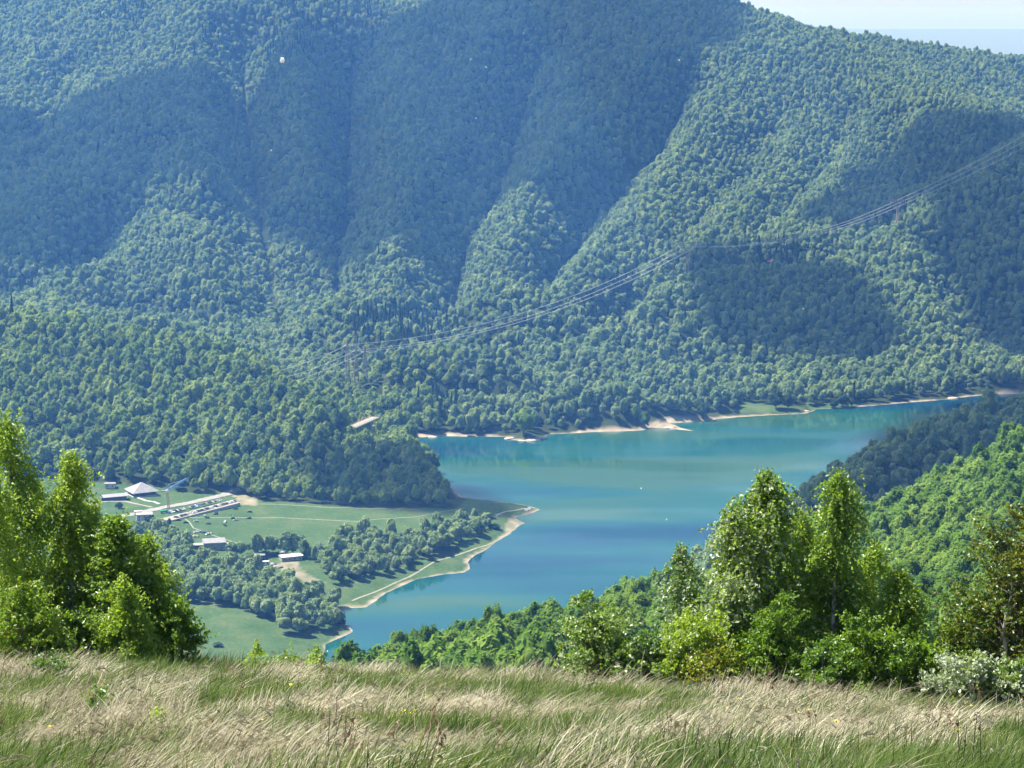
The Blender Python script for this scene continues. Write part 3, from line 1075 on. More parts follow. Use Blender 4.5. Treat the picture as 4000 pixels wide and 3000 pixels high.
# roads, car park and paths by the meadow
ribbon('road', [(250, 1118), (306, 1109), (376, 1093), (463, 1075), (498, 1065), (512, 1056)], 9.0, asphalt, 'pale asphalt road running up past the car park', 0.6, 50)
ribbon('path', [(372, 1121), (406, 1119), (612, 1120), (772, 1127), (900, 1118), (1000, 1099)], 1.2, dust, 'thin pale path across the meadow', n=60)
ribbon('path', [(400, 1122), (410, 1129), (418, 1141), (452, 1155), (486, 1165), (524, 1177)], 1.2, dust, 'pale path curving down the meadow')
ribbon('path', [(555, 1089), (640, 1093), (800, 1100), (900, 1100)], 1.1, dust, 'pale track along the foot of the hill')
ribbon('path', [(192, 1091), (230, 1083), (270, 1083), (310, 1092), (330, 1096)], 3.0, gravel, 'pale path below the roofed hall')
ribbon('path', [(297, 1076), (315, 1082), (332, 1085), (345, 1090)], 2.6, whitewash, 'white stepped path beside the roofed hall')
ribbon('track', [(760, 1300), (850, 1262), (900, 1238), (947, 1212), (1007, 1194), (1057, 1177), (1098, 1157), (1112, 1150)], 1.8, dust, 'pale vehicle track along the shore', n=60)
ribbon('path', [(1068, 1112), (1090, 1106), (1120, 1102), (1135, 1100)], 1.8, gravel, 'pale path out to the grassy point')

# car park deck with its retaining wall
CPX = [(341, 1122), (505, 1079), (518, 1087), (371, 1125)]
zP = max(ground(*at_z(u, v, 17)[:2]) for u, v in CPX) + 0.7
q4 = [at_z(u, v, zP) for u, v in CPX]
mb = MB()
mb.hexa([(p[0], p[1], zP - 3.0) for p in q4], [(p[0], p[1], zP) for p in q4])
park = mb.build('car_park', gravel)
tag(park, 'pale gravel car park terrace above the meadow', 'car park')
mb = MB()
a_, b_ = np.array(q4[3]), np.array(q4[2])
nrm = np.array([(b_ - a_)[1], -(b_ - a_)[0], 0])
nrm /= np.linalg.norm(nrm)
mb.hexa([a_ + nrm * 0.02 - (0, 0, 3), b_ + nrm * 0.02 - (0, 0, 3), b_ + nrm * 0.5 - (0, 0, 3), a_ + nrm * 0.5 - (0, 0, 3)],
        [a_ + nrm * 0.02 + (0, 0, 0.7), b_ + nrm * 0.02 + (0, 0, 0.7), b_ + nrm * 0.5 + (0, 0, 0.7), a_ + nrm * 0.5 + (0, 0, 0.7)])
mb.build('retaining_wall', whitewash, park)

# cars
tyre = mat('tyre', (0.02, 0.02, 0.02))
PAINT = {'dark grey': mat('dark_grey_paint', (0.045, 0.048, 0.055), 0.3, 0.5), 'white': mat('white_paint', (0.75, 0.75, 0.74), 0.3, 0.5),
         'silver': mat('silver_paint', (0.42, 0.43, 0.45), 0.3, 0.5), 'blue': mat('blue_paint', (0.05, 0.10, 0.28), 0.3, 0.5),
         'black': mat('black_paint', (0.015, 0.015, 0.018), 0.3, 0.5)}


ORD = ('first second third fourth fifth sixth seventh eighth ninth tenth eleventh twelfth thirteenth fourteenth fifteenth sixteenth seventeenth eighteenth nineteenth twentieth twenty-first twenty-second '
       'twenty-third twenty-fourth twenty-fifth twenty-sixth twenty-seventh twenty-eighth twenty-ninth').split()


def car_mesh(c):
    mb = MB()
    prof = [(-2.1, 0.35), (2.1, 0.35), (2.15, 0.75), (1.2, 0.95), (-1.8, 1.0), (-2.12, 0.85)]
    mb.hexa([(x, -0.85, z) for x, z in prof], [(x, 0.85, z) for x, z in prof], 0)
    mb.hexa([(-1.75, -0.78, 0.98), (1.1, -0.78, 0.96), (1.1, 0.78, 0.96), (-1.75, 0.78, 0.98)],
            [(-1.35, -0.62, 1.42), (0.35, -0.62, 1.44), (0.35, 0.62, 1.44), (-1.35, 0.62, 1.42)], 1)
    mb.hexa([(-1.33, -0.62, 1.425), (0.34, -0.62, 1.445), (0.34, 0.62, 1.445), (-1.33, 0.62, 1.425)],
            [(-1.25, -0.55, 1.5), (0.25, -0.55, 1.5), (0.25, 0.55, 1.5), (-1.25, 0.55, 1.5)], 0)
    for x in (-1.3, 1.3):
        for s_ in (-1, 1):
            r = [(x + 0.32 * math.cos(t), 0.32 + 0.32 * math.sin(t)) for t in np.linspace(0, 2 * math.pi, 9)[:-1]]
            mb.hexa([(px_, s_ * 0.88 - 0.1, z) for px_, z in r], [(px_, s_ * 0.88 + 0.1, z) for px_, z in r], 2)
    o = mb.build('parked_car', [PAINT[c], glass_m, tyre])
    me = o.data
    bpy.data.objects.remove(o)
    return me


CARS = {c: car_mesh(c) for c in PAINT}


def car(p, rz, c, label, group, name='parked_car'):
    o = bpy.data.objects.new(name, CARS[c])
    COL.objects.link(o)
    o.location = [float(q) for q in p]
    o.rotation_euler = (0, 0, rz)
    return tag(o, label, 'car', group)


rng = np.random.default_rng(5)
for row, (p0, p1, n, gap) in enumerate([((362, 1109), (478, 1081), 26, {8, 9, 15}), ((378, 1119), (508, 1083.5), 29, {6, 18})]):
    A, B = at_z(*p0, zP), at_z(*p1, zP)
    rz = math.atan2(B[1] - A[1], B[0] - A[0]) + math.pi / 2
    for i in range(n):
        if i in gap: continue
        c = rng.choice(['dark grey', 'white', 'silver', 'blue', 'black'], p=[.27, .2, .22, .12, .19])
        p = A + (B - A) * (i + 0.5) / n
        car(p + np.array([0, 0, 0.01]), rz + (math.pi if rng.random() < 0.4 else 0) + rng.normal(0, 0.03), c,
            '%s car, %s row of the car park terrace, %s from the left' % (c, ['rear', 'front'][row], ORD[i]), 'cars parked in the two rows of the terrace')
MC = [(1875, 370), (1550, 425), (1545, 458), (1360, 490), (1400, 517), (925, 562), (1045, 602), (1215, 577), (1425, 622), (1695, 642), (1835, 532), (1872, 556), (2105, 417), (2095, 527), (1700, 585)]
for i, (zx, zy) in enumerate(MC):
    p = hit(265.5 + zx * .13, 1050.7 + zy * .13 + 2, 1150)
    c = ['dark grey', 'black', 'dark grey', 'silver'][i % 4] if i != 14 else 'white'
    car(np.array([p[0], p[1], ground(p[0], p[1]) - 0.02]), rng.uniform(0, 6.28), c, '%s car standing on the open meadow, %s from the right' % (c, ORD[int(sum(q[0] > zx for q in MC))]), 'cars standing on the meadow')
for i, (u, v) in enumerate([(424, 1152), (432, 1150), (440, 1153), (449, 1156), (456, 1154)]):
    p = hit(u, v, 1150)
    c = ['white', 'silver', 'blue', 'white', 'silver'][i]
    car(np.array([p[0], p[1], ground(p[0], p[1]) + 0.02]), rng.uniform(0, 6.28), c, '%s car in the yard behind the grey barn, %s from the left' % (c, ORD[i]), 'cars in the yard of the barn')
p = hit(1078, 1115, 1150)
car(np.array([p[0], p[1], ground(p[0], p[1])]), 0.4, 'silver', 'silver car beside the path to the grassy point', 'car on the point')


# roofed hall with the pyramid roof and its low wing
def hall():
    c = hit(306, 1068, 1150)
    z = c[2] + 0.4
    e = empty('pavilion_hall', (c[0], c[1], z), R(28), 'low dark hall under a grey pyramid roof above the meadow', 'hall')
    m = MB()
    m.box(-9, 9, -9, 9, -1.5, 3.2)
    m.build('wall', dark_wood, e)
    m = MB()
    m.box(-11.5, 11.5, -11.5, 11.5, -1.5, 0.35)
    m.build('terrace', whitewash, e)
    m = MB()
    k = [(-12, -12, 3.2), (12, -12, 3.2), (12, 12, 3.2), (-12, 12, 3.2)]
    m.hexa(k, [(x, y, 3.55) for x, y, _ in k])
    kk = len(m.v)
    m.v += [(x * 0.995, y * 0.995, 3.56) for x, y, _ in k] + [(-0.6, -0.6, 10.2), (0.6, -0.6, 10.2), (0.6, 0.6, 10.2), (-0.6, 0.6, 10.2)]
    for i in range(4):
        j = (i + 1) % 4
        m.face([kk + i, kk + j, kk + 4 + j, kk + 4 + i])
    m.face([kk + 4, kk + 5, kk + 6, kk + 7])
    r = m.build('roof', zinc, e)
    for i in range(4):
        x, y, _ = k[i]
        s_ = MB()
        s_.bar((x, y, 3.62), (x * 0.05, y * 0.05, 10.25), 0.35)
        s_.build('ridge_cap', pale_metal, r)
    for i in range(5):
        for face in range(4):
            w = MB()
            w.box(-8 + i * 3.4, -8 + i * 3.4 + 2.4, -9.12, -8.98, 0.5, 2.8, rot=face * math.pi / 2)
            w.build('window', glass_m, e)
    c2 = hit(246, 1080, 1150)
    e2 = empty('wing', (c2[0], c2[1], c2[2] + 0.3), R(16), 'long dark wing with a flat grey roof beside the pyramid roofed hall', 'building')
    m = MB()
    m.box(-10.5, 10.5, -4, 4, -1.5, 3.0)
    m.build('wall', dark_wood, e2)
    m = MB()
    m.hexa([(-11.5, -5, 2.8), (12, -5, 3.5), (12, 5, 4.2), (-11.5, 5, 3.4)], [(-11.5, -5, 3.1), (12, -5, 3.8), (12, 5, 4.6), (-11.5, 5, 3.8)])
    m.build('roof', zinc, e2)
    for i in range(7):
        w = MB()
        w.box(-9.8 + i * 2.8, -9.8 + i * 2.8 + 1.7, -4.1, -3.98, 0.2, 2.5)
        w.build('window', glass_m, e2)


hall()


def simple_house(name, px, size, rz, h, wall_m, roof_m, pitch, label, cat, windows=3, y0=1150, over=0.5, storeys=1, gable=None):
    c = hit(px[0], px[1], y0)
    g = ground(c[0], c[1])
    e = empty(name, (c[0], c[1], g), rz, label, cat)
    lx, ly = size[0] / 2, size[1] / 2
    m = MB()
    m.box(-lx, lx, -ly, ly, -2.5, h)
    w_ = m.build('wall', wall_m, e)
    m = MB()
    m.hexa([(-lx - over, -ly - over, h), (lx + over, -ly - over, h), (lx + over, ly + over, h), (-lx - over, ly + over, h)],
           [(-lx - over, -0.1, h + pitch), (lx + over, -0.1, h + pitch), (lx + over, 0.1, h + pitch), (-lx - over, 0.1, h + pitch)]) if pitch > 0.5 else \
        m.box(-lx - over, lx + over, -ly - over, ly + over, h, h + 0.4)
    m.build('roof', roof_m, e)
    if gable:
        m = MB()
        m.hexa([(lx + 0.02, -ly, h * 0.5), (lx + 0.12, -ly, h * 0.5), (lx + 0.12, ly, h * 0.5), (lx + 0.02, ly, h * 0.5)],
               [(lx + 0.02, -ly, h - 0.05), (lx + 0.12, -ly, h - 0.05), (lx + 0.12, ly, h - 0.05), (lx + 0.02, ly, h - 0.05)])
        m.build('gable_panel', gable, e)
    for s_ in range(storeys):
        z0 = s_ * h / storeys + 0.9
        for i in range(windows):
            x = -lx + (i + 0.5) * 2 * lx / windows
            f = MB()
            f.box(x - 0.75, x + 0.75, -ly - 0.08, -ly + 0.05, z0, z0 + 1.4)
            fr = f.build('window', whitewash, e)
            f = MB()
            f.box(x - 0.6, x + 0.6, -ly - 0.12, -ly - 0.085, z0 + 0.12, z0 + 1.28)
            f.build('pane', glass_m, fr)
    return e


simple_house('white_house', (312, 1133), (13, 9), R(12), 8.5, whitewash, concrete, 0.3, 'white flat roofed house partly behind trees below the car park', 'house', 3, storeys=3)
simple_house('small_hut', (299, 1113), (6, 4), R(12), 3.2, dark_wood, whitewash, 0.2, 'small dark hut with a pale roof at the roadside', 'hut', 2)
barn = simple_house('grey_barn', (462, 1186), (17, 13), R(14), 6.0, concrete, zinc, 2.4, 'large grey roofed barn with a dark gable end beside the meadow', 'barn', 3, gable=dark_wood)
m = MB()
m.hexa([(8.7, -6.5, 2.6), (12.5, -6.5, 2.3), (12.5, 6.5, 2.3), (8.7, 6.5, 2.6)], [(8.7, -6.5, 2.9), (12.5, -6.5, 2.5), (12.5, 6.5, 2.5), (8.7, 6.5, 2.9)])
m.build('canopy', whitewash, barn)
for y_ in (-5.5, 0, 5.5):
    m = MB()
    m.bar((12.2, y_, -1.5), (12.2, y_, 2.3), 0.3)
    m.build('post', concrete, barn)
simple_house('low_annex', (432, 1186), (11, 7), R(14), 3.4, dark_wood, concrete, 0.3, 'low annex with a pale flat roof left of the grey barn', 'annex', 3)
simple_house('dark_shed', (559, 1209), (9, 6), R(8), 3.6, dark_wood, zinc, 0.3, 'dark shed at the left of the building site', 'shed', 2)
simple_house('blue_roofed_shed', (628, 1209), (17, 8), R(24), 3.4, concrete, sheet_blue, 1.4, 'long shed with a pale blue sheet roof above the bare slope', 'shed', 4)
simple_house('site_cabin', (573, 1221), (6, 2.6), R(20), 2.6, sheet_blue, pale_metal, 0.2, 'small pale blue site cabin on the building site', 'cabin', 2, over=0.15)
simple_house('rusty_container', (557, 1226), (5, 2.6), R(-10), 2.6, rust, crane_tan, 0.2, 'rusty brown container below the dark shed', 'container', 1, over=0.1)
simple_house('stone_hut', (612, 1202), (6, 5), R(10), 3.0, whitewash, concrete, 0.3, 'small white block hut behind the blue roofed shed', 'hut', 2)
simple_house('cottage', (1750, 842), (12, 7), R(12), 4.0, whitewash, red_tile, 3.2, 'small red roofed cottage in the trees behind the far shore', 'cottage', 3, y0=2250)
simple_house('hillside_cabin', (1668, 572), (13, 8), R(-10), 4.5, dark_wood, red_tile, 3.5, 'dull red roofed cabin among trees on the far ridge', 'cabin', 3, y0=2400)
simple_house('roadside_house', (238, 1053), (9, 5), R(5), 3.5, whitewash, concrete, 0.3, 'pale flat roofed building by the woods behind the hall', 'building', 2)

# rubble and stacked material on the site
rng = np.random.default_rng(9)
for i, (u, v, s_, m_, lb, cat) in enumerate([(588, 1222, 2.2, concrete, 'pale heap of rubble beside the blue site cabin', 'rubble heap'), (600, 1226, 2.6, gravel, 'tan heap of gravel at the slope edge', 'gravel heap'),
                                            (420, 1160, 2.4, gravel, 'pale heap of gravel in the barn yard', 'gravel heap'), (404, 1205, 2.0, concrete, 'pale rubble heap among the trees below the barn', 'rubble heap'),
                                            (412, 1216, 1.8, whitewash, 'white heap of stone lower among the trees', 'stone heap')]):
    p = hit(u, v, 1150)
    vv, ff = ico(3)
    vv = vv * (1 + 0.28 * rng.normal(size=(len(vv), 1)) * 0.6) * np.array([s_ * 1.5, s_, s_ * 0.6])
    tag(mesh_obj(cat.replace(' ', '_'), vv, ff, m_, loc=(p[0], p[1], ground(p[0], p[1]) + 0.1)), lb, cat)

# green lorry by the crane
p = hit(355, 1109, 1150)
e = empty('green_lorry', (p[0], p[1], zP + 0.02), R(25), 'green lorry standing at the foot of the crane', 'lorry')
green_p = mat('green_paint', (0.03, 0.30, 0.16), 0.4, 0.5)
m = MB(); m.hexa([(1.2, -1.1, 0.6), (3.0, -1.1, 0.6), (3.0, 1.1, 0.6), (1.2, 1.1, 0.6)], [(1.2, -1.05, 2.7), (2.6, -1.05, 2.7), (2.6, 1.05, 2.7), (1.2, 1.05, 2.7)]); m.build('cab', green_p, e)
m = MB(); m.hexa([(-3.4, -1.1, 0.9), (1.0, -1.1, 0.9), (1.0, 1.1, 0.9), (-3.4, 1.1, 0.9)], [(-3.7, -1.25, 2.4), (1.05, -1.25, 2.4), (1.05, 1.25, 2.4), (-3.7, 1.25, 2.4)]); m.build('tipper', green_p, e)
for x in (-2.3, 2.0):
    for s_ in (-1, 1):
        m = MB()
        r = [(x + 0.5 * math.cos(t), 0.5 + 0.5 * math.sin(t)) for t in np.linspace(0, 2 * math.pi, 11)[:-1]]
        m.hexa([(a, s_ * 1.0 - 0.15, z) for a, z in r], [(a, s_ * 1.0 + 0.15, z) for a, z in r])
        m.build('wheel', tyre, e)


def lattice(m, p, q, w0, w1, n, t, axis=None):
    """square lattice mast from p to q"""
    p, q = np.array(p, float), np.array(q, float)
    d = (q - p) / np.linalg.norm(q - p)
    a = np.cross(d, (0, 1, 0.01))
    a /= np.linalg.norm(a)
    b_ = np.cross(d, a)
    rings = []
    for i in range(n + 1):
        c = p + (q - p) * i / n
        w = (w0 + (w1 - w0) * i / n) / 2
        rings.append([c + a * x * w + b_ * y * w for x, y in ((-1, -1), (1, -1), (1, 1), (-1, 1))])
    for j in range(4):
        m.bar(rings[0][j], rings[-1][j], t)
    for i in range(n):
        for j in range(4):
            k = (j + 1) % 4
            m.bar(rings[i][j], rings[i + 1][k] if i % 2 else rings[i + 1][k], t * 0.6)
            m.bar(rings[i + 1][j], rings[i + 1][k], t * 0.55)


def crane():
    b_ = hit(365, 1105, 1150)
    Yc = b_[1]
    e = empty('tower_crane', (b_[0], b_[1], zP), 0, 'tower crane with a raised pale blue jib behind the parked cars', 'crane')

    def L(u, v, y=Yc):
        return at_y(u, v, y) - np.array([b_[0], b_[1], zP])
    top = L(361, 1063)
    m = MB(); m.box(-2.2, 2.2, -2.2, 2.2, -0.5, 0.8); m.build('base', concrete, e)
    m = MB(); lattice(m, (0, 0, 0.8), top, 1.5, 1.4, 10, 0.3); m.build('mast', crane_tan, e)
    m = MB(); m.box(top[0] - 1.6, top[0] + 1.4, top[1] - 1.0, top[1] + 1.0, top[2], top[2] + 1.8); m.build('cab', pale_metal, e)
    m = MB(); lattice(m, top + (0.5, 0, 1.5), L(403, 1034, Yc + 6), 1.9, 1.0, 9, 0.34); m.build('jib', crane_blue, e)
    m = MB(); m.bar(top + (-1.2, 0, 1.8), top + (1.2, 0, 6.8), 0.4); m.bar(top + (1.4, 0, 1.8), top + (1.2, 0, 6.8), 0.4); m.build('cat_head', crane_blue, e)
    m = MB(); m.bar(top + (1.2, 0, 6.8), L(396, 1037, Yc + 6), 0.16); m.build('tie_bar', pale_metal, e)
    m = MB(); m.box(top[0] - 5.2, top[0] - 1.6, top[1] - 0.8, top[1] + 0.8, top[2] + 0.2, top[2] + 1.4); m.build('counterweight', concrete, e)


crane()


# bridge over the arm of the lake
def bridge():
    A, B = at_z(754, 925, 36.0), at_z(807, 902, 36.0)
    c = (A + B) / 2
    L = np.linalg.norm(B - A)
    e = empty('road_bridge', c, math.atan2(B[1] - A[1], B[0] - A[0]), 'pale concrete road bridge beyond the wooded head', 'bridge')
    W = 5.0
    m = MB(); m.box(-L / 2 - 4, L / 2 + 4, -W, W, -1.4, 0); m.build('deck', gravel, e)
    for s_ in (-1, 1):
        m = MB()
        m.box(-L / 2 - 4, L / 2 + 4, s_ * W - 0.15 - 0.1 * s_, s_ * W + 0.15 - 0.1 * s_, 0.9, 1.15)
        for i in range(14):
            x = -L / 2 - 3 + i * (L + 6) / 13
            m.box(x - 0.12, x + 0.12, s_ * W - 0.1 - 0.1 * s_, s_ * W + 0.1 - 0.1 * s_, 0.002, 0.9)
        m.build('railing', rust, e)
    for x in (-L / 4, L / 4):
        m = MB(); m.box(x - 1.2, x + 1.2, -W + 0.8, W - 0.8, -26, -1.41); m.build('pier', concrete, e)


bridge()


# power line: three anchor towers, two cat-head pylons, three conductors
def anchor_tower(u, vt, vb, y, label):
    top = at_y(u, vt, y)
    x, yy_ = top[0], top[1]
    g = ground(x, yy_)
    h = top[2] - g
    e = empty('pylon', (x, yy_, g), 0, label, 'pylon', 'steel anchor towers of the power line')
    m = MB()
    lattice(m, (0, 0, -1), (0, 0, h * 0.72), 6.0, 2.6, 7, 0.6)
    m.build('tower_body', steel, e)
    m = MB()
    lattice(m, (0, 0, h * 0.72), (0, 0, h), 2.6, 0.7, 4, 0.55)
    m.build('peak', steel, e)
    m = MB()
    za = h - (745 - 733) * y / F
    m.bar((-1.0, 0, h * 0.95), (5.2, 0, h * 0.9), 0.4)
    m.build('cross_arm', steel, e)
    for s_, dx in ((-1, -4.5), (1, 6.5)):
        m = MB()
        m.bar((0, 0, za), (dx, 0, za - 1.2), 0.55)
        m.build('insulator', pale_metal, e)
    return np.array([x, yy_, g + za])


T = [anchor_tower(750, 733, 798, 2445, 'steel anchor tower at the left of three'),
     anchor_tower(769, 745, 790, 2438, 'steel anchor tower in the middle of three'),
     anchor_tower(788, 747, 785, 2431, 'steel anchor tower at the right of three, on the knoll')]


def cat_pylon(u, v_arm, y, half, v_waist, label):
    c = at_y(u, v_arm, y)
    g = ground(c[0], c[1])
    k = y / F
    za = c[2] - g
    zw = za - (v_waist - v_arm) * k
    W = half * k
    e = empty('pylon', (c[0], c[1], g), 0, label, 'pylon')
    m = MB(); lattice(m, (0, 0, -1), (0, 0, zw), 5.5, 2.2, 6, 0.55); m.build('tower_body', steel, e)
    for s_ in (-1, 1):
        m = MB(); lattice(m, (s_ * 0.5, 0, zw), (s_ * W * 0.55, 0, za), 1.3, 1.3, 4, 0.5); m.build('fork', steel, e)
        m = MB(); m.bar((s_ * W * 0.55, 0, za), (s_ * W * 0.52, 0, za + 5), 0.5, w2=0.5); m.build('horn', steel, e)
    m = MB()
    m.bar((-W, 0, za), (W, 0, za), 0.7)
    m.bar((-W, 0, za), (-W * 0.5, 0, za + 1.6), 0.4)
    m.bar((W, 0, za), (W * 0.5, 0, za + 1.6), 0.4)
    m.bar((-W * 0.5, 0, za + 1.6), (W * 0.5, 0, za + 1.6), 0.4)
    m.build('cross_arm', steel, e)
    ends = []
    for x in (-W * 0.95, 0, W * 0.95):
        m = MB(); m.bar((x, 0, za), (x, 0, za - 4.0), 0.35); m.build('insulator', pale_metal, e)
        ends.append(np.array([c[0] + x, c[1], c[2] - 4.0]))
    return ends


P1 = cat_pylon(1485, 526, deep(2700), 19, 546, 'steel cat-head pylon standing out of the trees over the side valley')
P2 = cat_pylon(1940, 433, deep(2890), 17, 450, 'steel cat-head pylon on the right-hand wooded ridge')
wire_m = mat('bright_conductor', (0.50, 0.51, 0.54), rough=0.5, spec=0.5)
FAR_END = [at_y(2420, 165, 3460), at_y(2425, 178, 3455), at_y(2430, 192, 3450)]
LEFT_END = [at_y(520, 815, 2380), at_y(525, 832, 2370), at_y(530, 850, 2360)]
for k in range(3):
    m = MB()
    for a_, b_, sag in ((LEFT_END[k], T[k], 6), (T[k], P1[k], 24), (P1[k], P2[k], 18), (P2[k], FAR_END[k], 9)):
        prev = None
        for t in np.linspace(0, 1, 25):
            p = a_ + (b_ - a_) * t - np.array([0, 0, sag * 4 * t * (1 - t)])
            if prev is not None: m.bar(prev, p, 0.34)
            prev = p
    tag(m.build('power_line', wire_m), ['uppermost of the three wires slung across the valley', 'middle one of the three wires slung across the valley', 'lowest of the three wires slung across the valley'][k],
        'power line', 'wires slung across the valley')

# two white tents on the grassy point, boulders on the shore
for u, v, lb in ((1137, 1103, 'left white tent on the grassy point'), (1143, 1101, 'right white tent on the grassy point')):
    p = hit(u, v, 1150)
    m = MB()
    m.hexa([(-1.6, -1.3, 0), (1.6, -1.3, 0), (1.6, 1.3, 0), (-1.6, 1.3, 0)], [(-1.3, -0.06, 1.9), (1.3, -0.06, 1.9), (1.3, 0.06, 1.9), (-1.3, 0.06, 1.9)])
    tag(m.build('tent', whitewash, loc=(p[0], p[1], ground(p[0], p[1]) + 0.02)), lb, 'tent', 'tents on the point')
rock_m = noise_mat('pale_rock', [(0.3, (0.30, 0.25, 0.20)), (0.7, (0.52, 0.46, 0.38))], 0.5)
for i, (u, v, s_) in enumerate([(1100, 947, 3.5), (1152, 951, 4.5), (1166, 946, 3.5), (1128, 952, 2.6), (1445, 924, 3.4), (1495, 905, 3.8), (1508, 906, 3.0), (1740, 888, 3.0), (2058, 860, 3.4), (935, 944, 3.2), (1412, 918, 3.0)]):
    p = at_z(u, v, 0.4)
    vv, ff = ico(3)
    q = vv * (1 + 0.22 * np.sin(vv[:, :1] * 3.1 + i) * np.cos(vv[:, 1:2] * 2.7 + 2 * i)) * np.array([s_ * 1.6, s_, s_ * 0.5])
    tag(mesh_obj('shore_rock', q, ff, rock_m, loc=(p[0], p[1], 0.0)), 'pale rock at the water edge of the far shore, ' + ['below the tall tree', 'at the tip of the spit', 'right of the spit', 'in front of the spit', 'on the sand spit', 'at the bare bank', 'right of the bare bank', 'below the green flat', 'near the slim lone tree', 'leftmost of all', 'behind the sand spit'][i], 'rock', 'rocks along the far shore')

# trees that stand clear of the wood on the far shore
for i, (u, vb, vt, hw, lb) in enumerate([(1131, 945, 866, 28, 'tall pale green tree leaning over the rocky spit'), (1011, 941, 915, 9, 'small pale tree on the shore, left one of two'),
                                        (1030, 939, 909, 10, 'small pale tree on the shore, right one of two'), (1393, 924, 884, 14, 'pale bushy tree above the sand spit'),
                                        (1372, 922, 886, 12, 'pale leafy tree left of the sand spit'), (1822, 882, 842, 17, 'round grey green tree at the far water edge'), (1842, 880, 856, 9, 'smaller round tree beside the water edge'),
                                        (1803, 882, 861, 12, 'low round bush by the far water edge'), (1702, 888, 850, 16, 'grey green tree on the far green flat'), (1676, 888, 838, 18, 'broad grey green tree behind the green flat'),
                                        (2066, 860, 824, 8, 'slim tree standing alone far along the shore'), (1520, 908, 868, 16, 'leafy tree on the bare bank')]):
    p = at_z(u, vb, 1.0)
    x, y = p[0], p[1]
    for _ in range(40):
        if float(lake_sd(np.array([x]), np.array([y]))[0]) > 2.0: break
        y += 1.5
    h = (vb - vt) * y / F
    r = hw * y / F
    g_ = ground(x, y)
    t = empty('shore_tree', (x, y, g_), i * 1.1, lb, 'tree', 'trees standing clear along the far shore')
    t.scale = (r, r, h / 2.3)
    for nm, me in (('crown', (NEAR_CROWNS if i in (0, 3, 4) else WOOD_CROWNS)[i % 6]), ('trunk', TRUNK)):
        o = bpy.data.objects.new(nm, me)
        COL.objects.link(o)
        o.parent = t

# shrubs and small trees standing alone by the buildings and on the lower meadow
for i, (u, vb, hpx, wpx, lb) in enumerate([(325, 1134, 26, 14, 'leafy tree standing right against the white house'), (366, 1136, 18, 6, 'slim dark tree below the car park wall'), (257, 1099, 15, 11, 'round shrub below the roofed hall'),
                                          (470, 1398, 12, 14, 'low dark bush out on the lower meadow'), (735, 1352, 16, 16, 'round bush at the water edge of the lower meadow'), (700, 1330, 22, 16, 'leafy tree at the corner of the lower wood'),
                                          (1050, 1118, 12, 22, 'dark low thicket near the grassy point'), (1068, 1142, 12, 18, 'dark bush above the pale beach'), (505, 1056, 12, 10, 'small tree where the road meets the wood')]):
    p = hit(u, vb, 1150)
    k = p[1] / F
    t = empty('shrub', (p[0], p[1], ground(p[0], p[1]) - 0.2), i * 0.9, lb, 'shrub')
    t.scale = (wpx * k, wpx * k, hpx * k / 2.1)
    for nm, me in (('crown', WOOD_CROWNS[i % 6]), ('trunk', TRUNK)):
        o = bpy.data.objects.new(nm, me)
        COL.objects.link(o)
        o.parent = t

# small figures on the meadow and the beach
skin_v = [(0, 0, 0.95), (0, 0, 1.25), (0, 0, 1.45), (0, 0, 1.55), (0, 0.01, 1.66), (0, 0.01, 1.74), (-0.19, 0, 1.42), (-0.26, 0.02, 1.15), (-0.27, 0.08, 0.9), (0.19, 0, 1.42), (0.26, 0.02, 1.15), (0.27, 0.08, 0.9),
          (-0.10, 0, 0.88), (-0.12, 0.03, 0.48), (-0.13, 0, 0.06), (-0.13, 0.14, 0.03), (0.10, 0, 0.88), (0.13, -0.03, 0.48), (0.15, -0.06, 0.06), (0.15, 0.08, 0.03)]
skin_e = [(0, 1), (1, 2), (2, 3), (3, 4), (4, 5), (2, 6), (6, 7), (7, 8), (2, 9), (9, 10), (10, 11), (0, 12), (12, 13), (13, 14), (14, 15), (0, 16), (16, 17), (17, 18), (18, 19)]
skin_r = [.14, .15, .13, .055, .10, .08, .06, .048, .04, .06, .048, .04, .09, .065, .045, .035, .09, .065, .045, .035]
me = bpy.data.meshes.new('person')
me.from_pydata(skin_v, skin_e, [])
fig = bpy.data.objects.new('person', me)
COL.objects.link(fig)
md = fig.modifiers.new('skin', 'SKIN')
for k, q in enumerate(skin_r):
    me.skin_vertices[0].data[k].radius = (q, q)
me.skin_vertices[0].data[0].use_root = True
fig.modifiers.new('sub', 'SUBSURF').render_levels = 1
cloth = [mat('dark_clothes', (0.04, 0.04, 0.05)), mat('pale_clothes', (0.45, 0.43, 0.40)), mat('red_clothes', (0.35, 0.05, 0.04))]
me.materials.append(cloth[0])
for i, (u, v, c, lb) in enumerate([(499, 1115, 0, 'person in dark clothes standing beside the cars on the meadow'), (503, 1116, 1, 'person in pale clothes standing beside the cars on the meadow'),
                                  (617, 1121, 0, 'person in dark clothes walking along the meadow path'), (1123, 1129, 0, 'person in dark clothes near the tip of the pale beach'),
                                  (1130, 1130, 2, 'person in red at the water edge of the pale beach'), (1127, 1138, 0, 'person in dark clothes lower on the pale beach')]):
    p = hit(u, v, 1150)
    o = fig if i == 0 else fig.copy()
    if i: COL.objects.link(o)
    o.location = (p[0], p[1], ground(p[0], p[1]))
    o.rotation_euler = (0, 0, i * 1.3)
    o.material_slots[0].link = 'OBJECT'
    o.material_slots[0].material = cloth[c]
    tag(o, lb, 'person', 'people by the lake')

